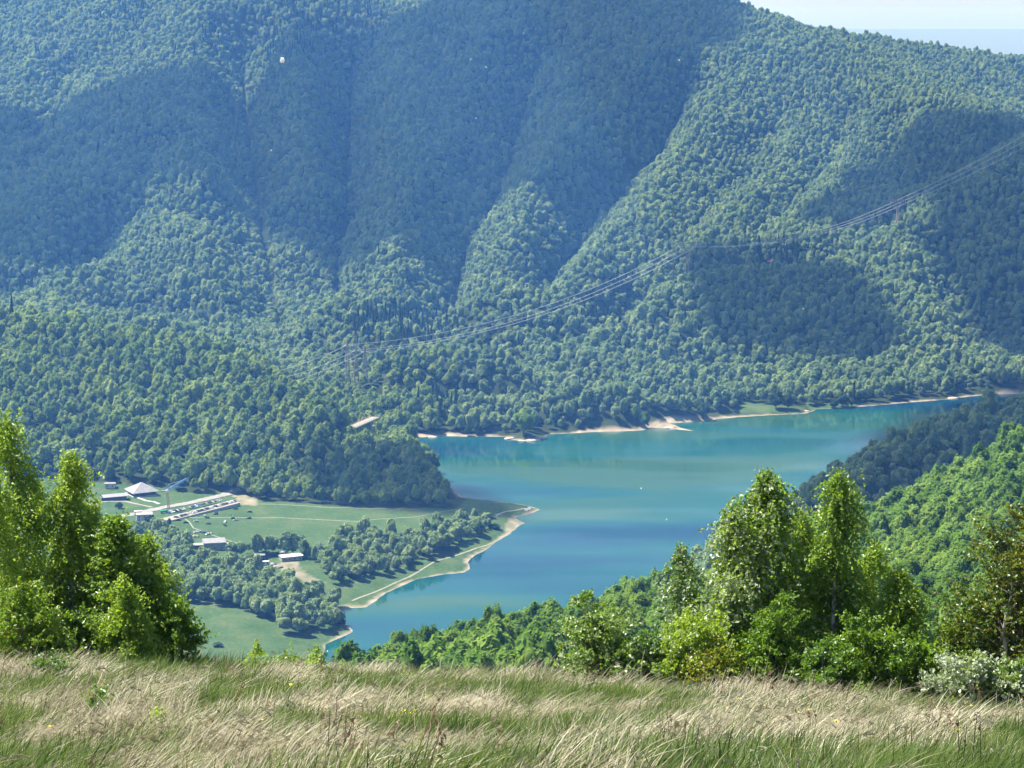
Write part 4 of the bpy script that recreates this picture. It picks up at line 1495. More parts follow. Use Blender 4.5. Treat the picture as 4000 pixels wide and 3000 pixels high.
# ------------------------------------------------------------------ foreground: young birches, bushes, meadow grass
def near_hit(U, V):
    d = ray(U, V)
    ys = np.linspace(12, 70, 1200)
    xs, zs = d[0] / d[1] * ys, CAMZ + d[2] / d[1] * ys
    k = np.nonzero(H(xs, ys) > zs)[0]
    i = k[0] if len(k) else -1
    return np.array([xs[i], ys[i], zs[i]])


leaf_birch = foliage_mat('birch_leaves', (0.100, 0.185, 0.026), (0.200, 0.305, 0.042), (0.32, 0.42, 0.070), trans=0.48, gloss=0.03, nscale=0.9, rough=0.4)
leaf_bright = foliage_mat('bright_leaves', (0.080, 0.160, 0.018), (0.165, 0.270, 0.028), (0.28, 0.38, 0.050), trans=0.46, gloss=0.03, nscale=1.1, rough=0.4)
leaf_silver = foliage_mat('silvery_leaves', (0.20, 0.26, 0.16), (0.33, 0.39, 0.25), (0.48, 0.53, 0.38), trans=0.38, gloss=0.04, nscale=1.0, rough=0.35, tint=(1.1, 1.1, 0.9))
leaf_brown = foliage_mat('bronze_leaves', (0.085, 0.098, 0.015), (0.19, 0.200, 0.024), (0.33, 0.335, 0.042), trans=0.42, gloss=0.04, nscale=1.2, rough=0.4, tint=(1.4, 1.35, 0.5))
leaf_deep = foliage_mat('deep_green_leaves', (0.060, 0.130, 0.020), (0.120, 0.215, 0.032), (0.20, 0.295, 0.050), trans=0.45, gloss=0.04, nscale=1.0, rough=0.4)
birch_bark = noise_mat('birch_bark', [(0.35, (0.10, 0.09, 0.08)), (0.6, (0.42, 0.40, 0.37))], 6.0)


def tube(mv, mf, pts, rad, sides=5):
    k = len(mv)
    pts = np.array(pts, float)
    n = len(pts)
    for i in range(n):
        d = pts[min(i + 1, n - 1)] - pts[max(i - 1, 0)]
        d /= np.linalg.norm(d) + 1e-9
        a = np.cross(d, (0.3, 1, 0.1))
        a /= np.linalg.norm(a) + 1e-9
        b_ = np.cross(d, a)
        for j in range(sides):
            t = 2 * math.pi * j / sides
            mv.append(tuple(pts[i] + (a * math.cos(t) + b_ * math.sin(t)) * rad[i]))
    for i in range(n - 1):
        for j in range(sides):
            mf.append((k + i * sides + j, k + i * sides + (j + 1) % sides, k + (i + 1) * sides + (j + 1) % sides, k + (i + 1) * sides + j))


def young_tree(U, Vt, hw, Y, mats, label, name='birch_tree', cat='tree', seed=0, leaves=7000, leaf=0.038, stems=1, prof='birch', pale=0.0, wind=0.18, low=0.02, droop=0.35):
    rng = np.random.default_rng(seed)
    px_ = at_y(U, Vt, Y)
    x = px_[0]
    g_ = ground(x, Y)
    h = px_[2] - g_
    leaves = int(leaves * 1.7)
    W = (0.95 if prof == 'birch' else 1.05) * hw * Y / F
    e = empty(name, (x, Y, g_ - 0.05), 0, label, cat)
    bv, bf = [], []
    tv, tf = [], []
    LP, LD = [], []
    for s_ in range(stems):
        lean = np.array([rng.normal(0, 0.05) + 0.02, rng.normal(0, 0.05)])
        off = np.array([rng.normal(0, 0.12), rng.normal(0, 0.12)]) * (stems > 1) * W
        hh = h * (1 if s_ == 0 else rng.uniform(0.7, 0.95))
        spread = (rng.normal(0, 0.30, 2) * W if s_ else np.zeros(2))
        n = 12
        T_ = np.linspace(0, 1, n)
        wob = np.cumsum(rng.normal(0, 0.012, (n, 2)), 0) * h
        wob -= np.outer(T_, wob[-1])
        S = np.stack([off[0] + spread[0] * T_ + wob[:, 0], off[1] + spread[1] * T_ + wob[:, 1], hh * T_], 1)
        r0 = 0.012 * h + 0.008
        tube(tv, tf, S, r0 * (1 - T_ * 0.93), 6)
        nb = int((30 + h * 9) / (1 + 0.5 * (stems - 1)))
        for b__ in range(nb):
            t = low + (1 - low) * ((b__ + rng.random()) / nb) ** 0.9
            t = min(t, 0.985)
            p0 = np.array([np.interp(t, T_, S[:, c]) for c in range(3)])
            if prof == 'birch':
                R_ = W * min(1.0, 0.55 + 1.6 * t) * max(0.03, (1 - t)) ** 0.62 * 1.1
            elif prof == 'bush':
                R_ = W * (0.55 + 0.45 * math.sin(math.pi * min(1, t * 0.9 + 0.15))) * (1 - 0.55 * t ** 3)
            else:
                R_ = W * max(0.06, math.sin(math.pi * (0.12 + 0.86 * t))) ** 0.7
            R_ *= rng.uniform(0.5, 1.3)
            az = rng.uniform(0, 2 * math.pi)
            rise = rng.uniform(0.30, 0.95) * (0.6 if t < 0.25 else 1.0)
            m_ = 6
            q = np.linspace(0, 1, m_)
            dirv = np.array([math.cos(az), math.sin(az)])
            br = np.stack([p0[0] + dirv[0] * R_ * q + wind * R_ * q ** 2, p0[1] + dirv[1] * R_ * q, p0[2] + R_ * rise * q - droop * R_ * q ** 2.2], 1)
            tube(bv, bf, br, (0.0035 * h * (1 - t * 0.6)) * (1 - 0.85 * q) + 0.002, 4)
            # foliage in short sprays along the branch: hanging on birches, reaching out on bushes
            k = int(leaves / stems / nb * rng.uniform(0.6, 1.4) * (0.45 + R_ / (W + 1e-6)))
            ns = max(1, k // 11)
            tt = rng.uniform(0.10, 1.04, ns) ** 0.75
            c = np.stack([np.interp(tt, q, br[:, a]) for a in range(3)], 1)
            sp_ = 0.028 * h + 0.13 * R_
            c = c + rng.normal(0, 1, (ns, 3)) * np.array([sp_, sp_, sp_ * 0.8]) * (0.45 + 0.4 * tt[:, None])
            out = np.stack([dirv[0] * np.ones(ns), dirv[1] * np.ones(ns), np.full(ns, 0.5 if prof != 'birch' else -1.3)], 1) + rng.normal(0, 0.45, (ns, 3))
            ln = (0.16 if prof != 'birch' else 0.24) * rng.uniform(0.6, 1.3, ns)
            w_ = np.linspace(0, 1, 11)
            c = (c[:, None, :] + out[:, None, :] * (ln[:, None] * w_[None, :])[:, :, None]).reshape(-1, 3) + rng.normal(0, 0.022, (ns * 11, 3))
            LP.append(c)
        # leader shoot
        k = int(leaves / stems * 0.02)
        c = np.array([0, 0, 0]) + np.stack([np.interp(rng.uniform(0.86, 1.02, k), T_, S[:, a]) for a in range(3)], 1) + rng.normal(0, 0.018 * h, (k, 3))
        LP.append(c)
    LP = np.concatenate(LP)
    LP = LP[LP[:, 2] > 0.03]
    N = rng.normal(size=LP.shape) * np.array([1, 1, 0.8]) + np.array([0.15, 0, 0.55])
    N /= np.linalg.norm(N, axis=1, keepdims=True)
    V_, F_ = cards(LP, N, leaf, rng, aspect=1.05, bend=0.3)
    ob = mesh_obj('crown', V_, F_, mats[0], e)
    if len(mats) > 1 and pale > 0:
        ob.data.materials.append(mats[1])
        outer = np.hypot(LP[:, 0], LP[:, 1]) / (W + 1e-6) - LP[:, 0] / (W + 1e-6) * 0.5 + LP[:, 2] / h * 0.8  # second leaf colour grows likelier outward, upward and to the left
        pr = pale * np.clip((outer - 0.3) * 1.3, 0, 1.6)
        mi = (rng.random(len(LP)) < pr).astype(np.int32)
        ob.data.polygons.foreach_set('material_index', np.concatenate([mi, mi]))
    mesh_obj('trunk', np.array(tv), tf, birch_bark, e, smooth=True)
    tag(mesh_obj('branches', np.array(bv), np.array(bf), bark, e), kind='stuff')
    return e


B1, B2, SI, BR, DG = leaf_birch, leaf_bright, leaf_silver, leaf_brown, leaf_deep
young_tree(-70, 930, 80, 48.0, [B1], 'tall birch cut off by the left picture edge', seed=1)
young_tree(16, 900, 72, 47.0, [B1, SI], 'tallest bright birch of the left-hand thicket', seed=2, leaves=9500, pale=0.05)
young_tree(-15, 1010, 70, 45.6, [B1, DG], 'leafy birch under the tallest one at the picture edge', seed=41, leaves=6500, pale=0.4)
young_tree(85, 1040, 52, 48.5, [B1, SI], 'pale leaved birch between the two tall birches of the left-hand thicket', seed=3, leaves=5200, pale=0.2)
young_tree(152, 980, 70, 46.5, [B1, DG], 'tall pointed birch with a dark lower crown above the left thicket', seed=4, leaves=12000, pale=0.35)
young_tree(205, 1080, 58, 47.2, [B1], 'birch half hidden behind the dark pointed birch and the rounded tree', seed=42, leaves=6000)
young_tree(250, 1118, 52, 46.0, [B2, DG], 'bright green tree at the right of the left-hand thicket', seed=5, leaves=8000, prof='oval', pale=0.4, name='maple_tree')
young_tree(303, 1165, 48, 47.0, [DG, B2], 'glossy deep green tree leaning over the valley at the right of the left-hand thicket', seed=6, leaves=7500, prof='oval', pale=0.5, name='maple_tree')
young_tree(334, 1240, 38, 46.0, [B2, DG], 'broad leaved young tree above the small bush at the right end of the left-hand thicket', seed=43, leaves=5000, prof='oval', pale=0.4, name='maple_tree')
young_tree(262, 1240, 60, 44.8, [B1], 'drooping light green birch in front of the bright tree at the left', seed=31, leaves=6000, droop=0.8)
young_tree(48, 1260, 76, 44.0, [B2, BR], 'light green bush with reddish shoots in front of the left-hand birches', seed=7, leaves=6500, prof='bush', stems=4, pale=0.12, name='bush', cat='bush')
young_tree(378, 1290, 40, 45.5, [B2], 'small bright bush at the right foot of the left-hand thicket', seed=8, leaves=3000, prof='bush', stems=3, name='bush', cat='bush')
young_tree(150, 1330, 70, 45.0, [DG], 'dark low bush under the left-hand birches', seed=9, leaves=4500, prof='bush', stems=4, name='bush', cat='bush')
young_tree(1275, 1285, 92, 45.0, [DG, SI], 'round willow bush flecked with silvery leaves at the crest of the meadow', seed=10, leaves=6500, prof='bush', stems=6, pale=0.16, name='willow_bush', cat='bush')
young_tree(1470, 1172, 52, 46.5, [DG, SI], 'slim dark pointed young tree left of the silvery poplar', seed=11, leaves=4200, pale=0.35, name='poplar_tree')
young_tree(1650, 1022, 112, 46.0, [B1, SI], 'tall poplar with more silvery leaves on its left side', seed=12, leaves=12500, pale=0.28, name='poplar_tree', leaf=0.044)
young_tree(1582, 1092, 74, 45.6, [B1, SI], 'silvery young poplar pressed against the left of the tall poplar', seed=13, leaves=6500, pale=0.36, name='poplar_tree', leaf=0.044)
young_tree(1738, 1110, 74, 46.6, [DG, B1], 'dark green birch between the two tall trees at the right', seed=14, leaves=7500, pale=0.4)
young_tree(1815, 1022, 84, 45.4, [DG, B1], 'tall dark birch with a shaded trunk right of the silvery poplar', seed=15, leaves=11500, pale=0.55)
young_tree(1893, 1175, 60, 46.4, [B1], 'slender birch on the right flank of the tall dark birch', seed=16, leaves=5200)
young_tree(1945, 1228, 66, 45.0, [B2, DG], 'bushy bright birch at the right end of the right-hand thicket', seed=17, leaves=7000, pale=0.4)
young_tree(1485, 1325, 82, 44.4, [B2, SI], 'bright green bush below the slim dark tree', seed=18, leaves=6000, prof='bush', stems=5, pale=0.08, name='bush', cat='bush')
young_tree(1665, 1290, 70, 44.0, [B2], 'bright yellow green bush in front of the silvery poplar', seed=19, leaves=6000, prof='bush', stems=4, name='bush', cat='bush')
young_tree(1390, 1375, 66, 44.6, [DG, SI], 'low dull green bush between the willow bush and the bright bush', seed=20, leaves=3500, prof='bush', stems=4, pale=0.15, name='bush', cat='bush')
young_tree(1570, 1400, 75, 43.6, [B2, BR], 'low yellowing bush at the grass edge below the poplars', seed=21, leaves=3600, prof='bush', stems=4, pale=0.5, name='bush', cat='bush')
young_tree(1870, 1330, 80, 43.6, [B2], 'leafy green bush in front of the tall dark birch', seed=22, leaves=6000, prof='bush', stems=4, name='bush', cat='bush')
young_tree(1775, 1390, 60, 43.2, [DG], 'dark shaded bush at the foot of the tall dark birch', seed=23, leaves=3500, prof='bush', stems=3, name='bush', cat='bush')
young_tree(2005, 1395, 60, 43.6, [B2], 'small light green bush beside the pale flowering shrub', seed=24, leaves=3000, prof='bush', stems=3, name='bush', cat='bush')
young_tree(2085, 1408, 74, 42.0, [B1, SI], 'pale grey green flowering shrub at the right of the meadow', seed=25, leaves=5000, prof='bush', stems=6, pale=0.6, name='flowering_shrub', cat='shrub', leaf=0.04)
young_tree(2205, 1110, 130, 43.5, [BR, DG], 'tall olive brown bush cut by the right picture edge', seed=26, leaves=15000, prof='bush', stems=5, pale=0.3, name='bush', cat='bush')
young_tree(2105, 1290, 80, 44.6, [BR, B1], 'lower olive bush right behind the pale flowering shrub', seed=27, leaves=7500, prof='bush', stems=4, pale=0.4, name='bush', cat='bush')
young_tree(2195, 1425, 50, 41.6, [DG, SI], 'small grey green bush at the foot of the tall olive brown bush', seed=28, leaves=2600, prof='bush', stems=3, pale=0.2, name='bush', cat='bush')
young_tree(553, 1378, 16, 46.0, [B1, BR], 'thin sapling standing alone on the crest left of the water', seed=29, leaves=260, name='sapling', cat='sapling', wind=0.3)
young_tree(683, 1388, 14, 45.5, [B1], 'thin sapling on the crest at the edge of the water', seed=30, leaves=240, name='sapling', cat='sapling')
young_tree(628, 1408, 22, 45.0, [B1, BR], 'small leafy weed bush on the crest between two saplings', seed=32, leaves=420, prof='bush', stems=3, name='bush', cat='bush')


# grass tufts
def blade_tuft(seed, n, h0, h1, w, lean, spread, seeds=0.0):
    rng = np.random.default_rng(seed)
    V_, F_ = [], []
    for i in range(n):
        h = rng.uniform(h0, h1)
        bx, by = rng.normal(0, spread, 2)
        az = rng.uniform(0, 2 * math.pi)
        k = rng.uniform(0.15, 0.6)
        dx = math.cos(az) * k * 0.7 + lean * rng.uniform(0.5, 1.5)
        dy = math.sin(az) * k * 0.7
        sx, sy = math.cos(az + 1.57), math.sin(az + 1.57)
        ww = w * rng.uniform(0.7, 1.3)
        k0 = len(V_)
        segs = 4
        for s_ in range(segs):
            t = s_ / segs
            c = (bx + dx * h * t ** 1.7, by + dy * h * t ** 1.7, h * t * (1 - 0.22 * t * (abs(dx) + abs(dy))) - 0.03)
            wt = ww * (1 - 0.7 * t)
            V_.append((c[0] - sx * wt, c[1] - sy * wt, c[2]))
            V_.append((c[0] + sx * wt, c[1] + sy * wt, c[2]))
        V_.append((bx + dx * h, by + dy * h, h * (1 - 0.22 * (abs(dx) + abs(dy))) - 0.03))
        for s_ in range(segs - 1):
            a = k0 + 2 * s_
            F_ += [(a, a + 1, a + 3), (a, a + 3, a + 2)]
        a = k0 + 2 * (segs - 1)
        F_.append((a, a + 1, a + 2))
        if rng.random() < seeds:
            t = np.array(V_[-1])
            for q in range(3):
                b0 = len(V_)
                d = rng.normal(0, 0.012, 3) + np.array([0.03, 0, -0.012])
                V_ += [tuple(t), tuple(t + d + (0, 0, 0.012)), tuple(t + d * 1.9)]
                F_.append((b0, b0 + 1, b0 + 2))
    return np.array(V_), np.array(F_)


dry_m = foliage_mat('dry_grass', (0.17, 0.150, 0.095), (0.33, 0.300, 0.210), (0.55, 0.515, 0.40), trans=0.30, nscale=0.7, tint=(1.15, 1.1, 0.9))
grn_m = foliage_mat('green_grass', (0.030, 0.062, 0.018), (0.070, 0.118, 0.034), (0.17, 0.215, 0.085), trans=0.40, nscale=0.7)
gcol = bpy.data.collections.new('grass_kinds')


def gproto(name, seed, m, *a, **k):
    v, f = blade_tuft(seed, *a, **k)
    o = mesh_obj(name, v, f, m)
    COL.objects.unlink(o)
    gcol.objects.link(o)


for s in range(4):
    gproto('kind_a%d' % s, 400 + s, dry_m, 34, 0.16, 0.46, 0.0062, 0.70, 0.15, seeds=0.14)
for s in range(4):
    gproto('kind_b%d' % s, 500 + s, grn_m, 38, 0.13, 0.38, 0.0065, 0.42, 0.14)


brown_m = foliage_mat('brown_seed_heads', (0.10, 0.070, 0.045), (0.20, 0.145, 0.095), (0.32, 0.24, 0.16), trans=0.2, nscale=0.7, tint=(1.1, 1.0, 0.8))
for s in range(3):
    rng = np.random.default_rng(600 + s)
    V_, F_ = [], []
    for i in range(5):
        bx, by, h = rng.normal(0, 0.10), rng.normal(0, 0.10), rng.uniform(0.32, 0.62)
        lx = rng.uniform(0.02, 0.22)
        tip = np.array([bx + lx, by, h])
        k = len(V_)
        V_ += [(bx - 0.004, by, -0.03), (bx + 0.004, by, -0.03), (tip[0] + 0.003, tip[1], tip[2]), (tip[0] - 0.003, tip[1], tip[2])]
        F_ += [(k, k + 1, k + 2), (k, k + 2, k + 3)]
        for q in range(9):
            c = tip + np.array([0.16 * lx, 0, 0.0]) * (q / 9) + rng.normal(0, 0.014, 3) + np.array([0, 0, -0.11 * q / 9])
            d = rng.normal(0, 0.011, (3, 3))
            k = len(V_)
            V_ += [tuple(c + d[0]), tuple(c + d[1]), tuple(c + d[2])]
            F_.append((k, k + 1, k + 2))
    o = mesh_obj('kind_c%d' % s, np.array(V_), np.array(F_), brown_m)
    COL.objects.unlink(o)
    gcol.objects.link(o)


def scatter_grass(name, label, dens, seed, kinds, prob):
    rng = np.random.default_rng(seed)
    n = int(dens * 44 * 40)
    y = 17 + 43 * rng.random(n)
    x = (rng.random(n) - 0.5) * 2 * (0.29 * y + 1.5)
    cover = 0.8 * fbm(x / 2.4, y / 3.4, 81, 3) + 0.45 * fbm(x / 0.8, y / 1.1, 87, 2)
    ok = rng.random(n) < prob(cover, x, y)
    x, y, cover = x[ok], y[ok], cover[ok]
    z = H(x, y)
    n = len(x)
    me = bpy.data.meshes.new(name)
    me.vertices.add(n)
    me.vertices.foreach_set('co', np.stack([x, y, z], 1).astype(np.float32).ravel())
    sc = rng.uniform(0.65, 1.3, n) * (0.6 + 0.8 * vnoise(x / 1.4, y / 1.4, 91))
    rot = np.stack([rng.normal(0, 0.1, n), rng.normal(0, 0.1, n), rng.normal(0.0, 0.5, n) + 1.6 * fbm(x / 1.3, y / 1.3, 95, 2)], 1)
    for nm, arr in (('rot', rot), ('scl', np.stack([sc, sc, sc * rng.uniform(0.8, 1.15, n)], 1))):
        a = me.attributes.new(nm, 'FLOAT_VECTOR', 'POINT')
        a.data.foreach_set('vector', arr.astype(np.float32).ravel())
    a = me.attributes.new('kind', 'INT', 'POINT')
    a.data.foreach_set('value', rng.integers(kinds[0], kinds[1], n).astype(np.int32))
    o = bpy.data.objects.new(name, me)
    COL.objects.link(o)
    instancer(o, gcol)
    tag(o, label, kind='stuff')
    print(name, n)


scatter_grass('dry_grass', 'pale dry grass bent by the wind over the meadow', 13, 1, (0, 4), lambda c, x, y: np.clip(0.28 - 2.0 * (c + 0.05) - 0.22 * np.clip((27 - y) / 6, -1, 1), 0.04, 1))
scatter_grass('green_grass', 'green grass growing in patches through the dry grass', 15, 2, (4, 8), lambda c, x, y: np.clip(0.72 + 2.0 * (c + 0.05) + 0.22 * np.clip((27 - y) / 6, -1, 1), 0.10, 1))

scatter_grass('seed_heads', 'brown seed heads standing above the meadow grass', 0.16, 3, (8, 11), lambda c, x, y: np.clip(0.5 - c, 0.1, 1))

# flowers and weeds in the meadow
yellow_m = mat('yellow_petals', (0.75, 0.55, 0.02), 0.6)
stem_m = mat('green_stem', (0.10, 0.16, 0.04), 0.7)


def flower(U, V, label):
    p = near_hit(U, V + 30)
    e = empty('yellow_flower', p, random.uniform(0, 6), label, 'flower', 'yellow flowers in the meadow')
    h = 30 * p[1] / F + 0.08
    m = MB(); m.bar((0, 0, -0.03), (0.02, 0, h), 0.007); m.build('stem', stem_m, e)
    m = MB()
    for k in range(7):
        a = k * 2.4
        r = 0.008 * math.sqrt(k) * 1.6
        m.hexa([(0.02 + r * math.cos(a) + 0.014 * math.cos(t), r * math.sin(a) + 0.014 * math.sin(t), h - 0.005 - r * 0.15) for t in np.linspace(0, 6.28, 7)[:-1]],
               [(0.02 + r * math.cos(a) + 0.010 * math.cos(t), r * math.sin(a) + 0.010 * math.sin(t), h + 0.012 - r * 0.15) for t in np.linspace(0, 6.28, 7)[:-1]])
    m.build('flower_head', yellow_m, e)


FL = [(562, 1567), (872, 1546), (895, 1545), (885, 1550), (632, 1487), (110, 1582), (1622, 1535), (1647, 1533), (1726, 1549), (1746, 1543), (1598, 1518), (1571, 1539), (1808, 1568), (2096, 1532), (1978, 1565), (2071, 1588), (1281, 1652)]
for u, v in FL:
    flower(u, v, 'small yellow flower in the meadow grass, %s from the left' % ORD[int(sum(q[0] < u for q in FL))])


def weed(U, V, hpx, wpx, m_, label, seed, n=500, leaf=0.03, name='weed'):
    p = near_hit(U, V)
    rng = np.random.default_rng(seed)
    h, W = hpx * p[1] / F, wpx * p[1] / F
    e = empty(name, (p[0], p[1], ground(p[0], p[1]) - 0.03), 0, label, 'weed')
    sv, sf = [], []
    P_ = []
    for k in range(7):
        a = rng.uniform(0, 6.28)
        q = np.linspace(0, 1, 5)
        s_ = np.stack([math.cos(a) * W * q ** 1.5 * rng.uniform(0.3, 1) + 0.06 * q, math.sin(a) * W * q ** 1.5 * 0.7, h * q * rng.uniform(0.7, 1)], 1)
        tube(sv, sf, s_, 0.006 * (1 - 0.7 * q) + 0.002, 4)
        t = rng.uniform(0.1, 1, n // 7)
        P_.append(np.stack([np.interp(t, q, s_[:, c]) for c in range(3)], 1) + rng.normal(0, 0.035 + W * 0.12, (n // 7, 3)))
    P_ = np.concatenate(P_)
    P_ = P_[P_[:, 2] > 0.02]
    N = rng.normal(size=P_.shape) + np.array([0, 0, 0.6])
    N /= np.linalg.norm(N, axis=1, keepdims=True)
    v, f = cards(P_, N, leaf, rng)
    mesh_obj('leaves', v, f, m_, e)
    mesh_obj('stems', np.array(sv), sf, stem_m, e)


weed(108, 1478, 75, 48, leaf_deep, 'dark green tussock below the left-hand birches', 1, 1400, 0.035)
weed(148, 1470, 55, 25, leaf_deep, 'smaller dark green tussock just right of the large one', 2, 500, 0.03)
weed(208, 1575, 100, 26, leaf_deep, 'tall dark leafy weed in the left of the meadow', 3, 600)
weed(330, 1600, 75, 22, leaf_birch, 'low leafy weed in the left foreground', 4, 420)
weed(882, 1492, 42, 20, leaf_bright, 'bright green weed near the crest of the meadow', 5, 420)
weed(1857, 1540, 70, 22, leaf_bright, 'yellow green weed below the right-hand bushes', 6, 500)
weed(690, 1470, 80, 14, leaf_birch, 'thin leafy weed on the crest below the water', 7, 240)
weed(1110, 1478, 24, 22, leaf_birch, 'small green weed on the crest in the middle', 8, 260)
weed(1990, 1585, 50, 22, leaf_birch, 'leafy green weed in the right foreground', 9, 360)
weed(440, 1450, 40, 35, leaf_birch, 'low green clump on the crest right of the left-hand thicket', 10, 500)

# seed fluff drifting in the air above the meadow
fluff_m = foliage_mat('white_seed_fluff', (0.75, 0.75, 0.75), (0.82, 0.82, 0.82), (0.88, 0.88, 0.88), trans=0.3, tint=(1, 1, 1))


def fluff_mesh(n, r, seed):
    rng = np.random.default_rng(seed)
    d = rng.normal(size=(n, 3))
    d /= np.linalg.norm(d, axis=1, keepdims=True)
    P_ = d * r * rng.uniform(0.1, 1, (n, 1))
    v, f = cards(P_, d, r * 0.5, rng, aspect=0.5)
    o = mesh_obj('seed_fluff', v, f, fluff_m)
    m_ = o.data
    bpy.data.objects.remove(o)
    return m_


FLUFF = fluff_mesh(60, 0.006, 3)
for i, (u, v, y, k) in enumerate([(610, 130, 4.2, 0.9), (1385, 1055, 11, 1.2), (1440, 1122, 12, 1.3), (586, 325, 11, 1.1), (511, 190, 11, 1.2), (1017, 128, 11, 1.2), (1050, 145, 12, 1.2), (1131, 72, 12, 1.0), (1028, 255, 12, 1.0),
                                 (1467, 130, 11, 1.3), (1663, 290, 12, 1.1), (1735, 667, 12, 1.0), (1607, 1117, 12, 1.0), (970, 887, 11, 1.1)]):
    o = bpy.data.objects.new('seed_fluff', FLUFF)
    COL.objects.link(o)
    o.location = [float(c) for c in at_y(u, v, y)]
    k *= 1.0 if i == 0 else 0.6
    o.scale = (k, k, k)
    tag(o, 'largest white seed tuft drifting in front of the mountain' if i == 0 else 'tiny white seed tuft drifting in the air', 'seed tuft', 'seed fluff drifting in the air')

# ------------------------------------------------------------------ clouds: high over the valley, they shade parts of it
CLOUD_Z = 3000.0
cloud_m = mat('cloud', (0.85, 0.86, 0.88), rough=1.0, spec=0.0)
ct = nd(cloud_m, 'ShaderNodeBsdfTransparent')
cx = nd(cloud_m, 'ShaderNodeMixShader')
cx.inputs[0].default_value = 0.40
lk(cloud_m, cloud_m.node_tree.nodes['Principled BSDF'].outputs[0], cx.inputs[1])
lk(cloud_m, ct.outputs[0], cx.inputs[2])
lk(cloud_m, cx.outputs[0], cloud_m.node_tree.nodes['Material Output'].inputs['Surface'])


def cloud(pts, label, seed, y0=1000):
    W = []
    for u, v, y in pts:
        p = at_y(u, v, y) if y else hit(u, v, y0)
        t = (CLOUD_Z - p[2]) / S_DIR[2]
        W.append((p + S_DIR * t)[:2])
    W = np.array(W)
    c0 = W.mean(0)
    lo, hi = W.min(0), W.max(0)
    n = 70
    gx, gy = np.meshgrid(np.linspace(lo[0] - 30, hi[0] + 30, n), np.linspace(lo[1] - 30, hi[1] + 30, n))
    gx, gy = gx.ravel(), gy.ravel()
    d = np.full(gx.shape, 1e12)
    for i in range(len(W)):
        q, _ = seg_dist2(gx, gy, W[i], W[(i + 1) % len(W)])
        d = np.minimum(d, q)
    d = np.sqrt(d) * np.where(inside(gx, gy, W), 1, -1) + 28 * fbm(gx / 130, gy / 130, seed, 3)
    pos = np.maximum(d, 0)
    top = 2.2 * np.sqrt(pos * 60) * (0.75 + 0.5 * vnoise(gx / 120, gy / 120, seed + 5)) + 8
    bot = -0.35 * np.sqrt(pos * 40) - 4 - 15 * vnoise(gx / 150, gy / 150, seed + 9)
    keep = (d > 0)
    vid = -np.ones(n * n, int)
    vid[keep] = np.arange(keep.sum())
    K = int(keep.sum())
    v = np.concatenate([np.stack([gx, gy, CLOUD_Z + top], 1)[keep], np.stack([gx, gy, CLOUD_Z + bot], 1)[keep]])
    f = []
    edge = {}
    for j in range(n - 1):
        for i in range(n - 1):
            q = [vid[j * n + i], vid[j * n + i + 1], vid[(j + 1) * n + i + 1], vid[(j + 1) * n + i]]
            if min(q) < 0: continue
            f.append(tuple(q))
            f.append(tuple(K + a for a in reversed(q)))
            for a, b_ in zip(q, q[1:] + q[:1]):
                if (b_, a) in edge: del edge[(b_, a)]
                else: edge[(a, b_)] = 1
    for a, b_ in edge:
        f.append((b_, a, K + a, K + b_))
    o = mesh_obj('cloud', v, f, cloud_m, smooth=True)
    tag(o, label, kind='structure')
    return o


cloud([(-250, 300, 0), (0, 242, 0), (250, 190, 0), (430, 150, 0), (600, 105, 0), (740, 75, 0), (850, 40, 0), (960, 8, 4540), (1050, -40, 4610), (1560, -40, 4690), (1600, 40, 0), (1540, 105, 0), (1480, 165, 0),
       (1420, 250, 0), (1330, 345, 0), (1240, 390, 0), (1130, 425, 0), (1020, 440, 0), (960, 500, 0), (900, 560, 0), (800, 590, 0), (720, 600, 0), (640, 560, 0), (570, 500, 0), (530, 420, 0),
       (440, 396, 0), (300, 415, 0), (180, 480, 0), (100, 575, 0), (0, 600, 0), (-250, 620, 0)], 'broad cloud shading the mountainside', 1, 2500)
cloud([(1500, 588, 0), (1600, 570, 0), (1720, 568, 0), (1820, 605, 0), (1870, 680, 0), (1915, 735, 0), (1885, 770, 0), (1700, 782, 0), (1580, 766, 0), (1535, 700, 0), (1540, 640, 0)],
      'small cloud over the far hill', 2, 2300)
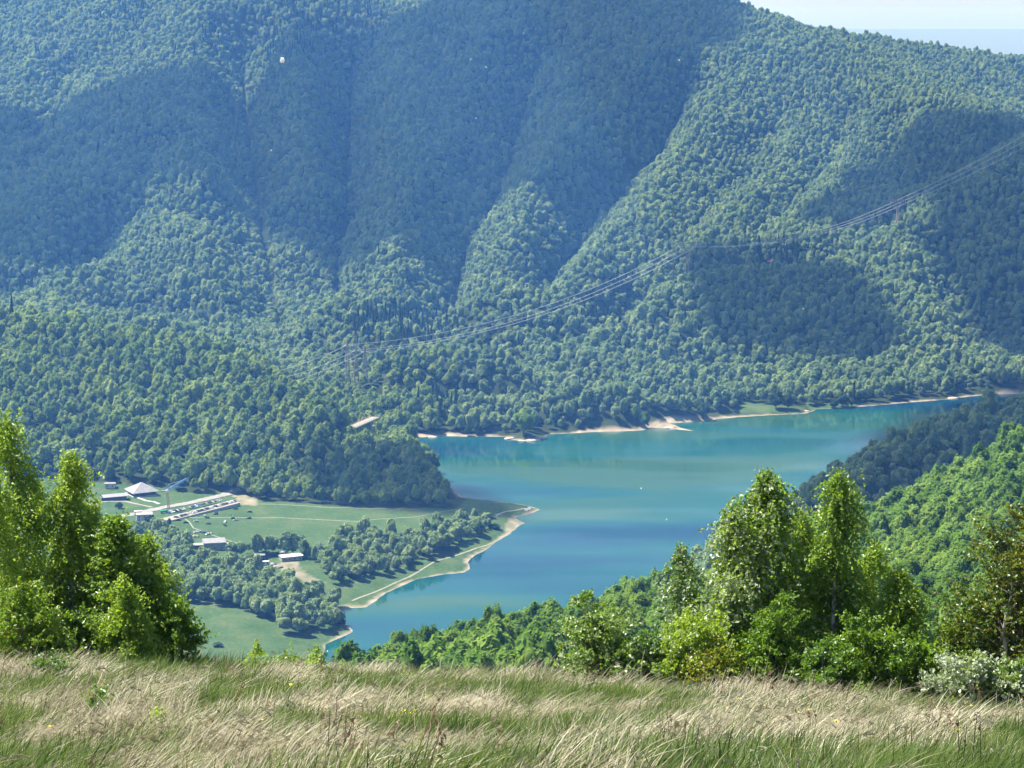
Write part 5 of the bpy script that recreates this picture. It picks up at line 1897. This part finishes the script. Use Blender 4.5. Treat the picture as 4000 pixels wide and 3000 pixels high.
cloud([(2020, 245, 0), (2100, 266, 0), (2180, 292, 0), (2210, 310, 0), (2080, 375, 0), (1960, 432, 0), (1850, 482, 0), (1740, 528, 0), (1725, 505, 0), (1800, 445, 0), (1880, 375, 0), (1950, 305, 0)],
      'unseen cloud added to darken the spur face at the right', 6, 2500)  # added out of view to darken the spur's right-facing side
cloud([(2030, 400, 0), (2120, 330, 0), (2300, 260, 0), (2500, 300, 0), (2500, 800, 0), (2230, 800, 0), (2150, 760, 0), (2090, 680, 0), (2040, 560, 0)], 'cloud over the hill at the right', 3, 2300)
cloud([(1700, 1110, 0), (1800, 1030, 0), (2000, 915, 0), (2300, 800, 0), (2600, 800, 0), (2400, 900, 1500), (2212, 960, 1500), (2000, 1060, 1400), (1850, 1130, 1350), (1700, 1200, 1330)],
      'cloud over the dark spur', 4, 1250)
cloud([(690, 985, 0), (770, 1005, 0), (850, 985, 0), (905, 1005, 0), (960, 1062, 0), (1050, 1085, 0), (1080, 1112, 0), (980, 1112, 0), (860, 1106, 0), (760, 1098, 0), (640, 1062, 0), (640, 1010, 0)],
      'cloud over the wooded head', 5, 1100)

# ------------------------------------------------------------------ haze
haze_m = bpy.data.materials.new('haze')
haze_m.use_nodes = True
for n in list(haze_m.node_tree.nodes): haze_m.node_tree.nodes.remove(n)
ho = nd(haze_m, 'ShaderNodeOutputMaterial')
hv = nd(haze_m, 'ShaderNodeVolumePrincipled')
hv.inputs['Color'].default_value = (0.13, 0.38, 1.0, 1)
hv.inputs['Absorption Color'].default_value = (1, 1, 1, 1)
hv.inputs['Density'].default_value = 0.000087
hv.inputs['Anisotropy'].default_value = 0.1
lk(haze_m, hv.outputs[0], ho.inputs['Volume'])
hx, hy0, hy1, hz0, hz1 = 14000, -400, 24500, -40, 640
hz = mesh_obj('haze', [(-hx, hy0, hz0), (hx, hy0, hz0), (hx, hy1, hz0), (-hx, hy1, hz0), (-hx, hy0, hz1), (hx, hy0, hz1), (hx, hy1, hz1), (-hx, hy1, hz1)],
              [(0, 3, 2, 1), (4, 5, 6, 7), (0, 1, 5, 4), (1, 2, 6, 5), (2, 3, 7, 6), (3, 0, 4, 7)], haze_m)
tag(hz, 'blue summer haze filling the valley air', kind='stuff')
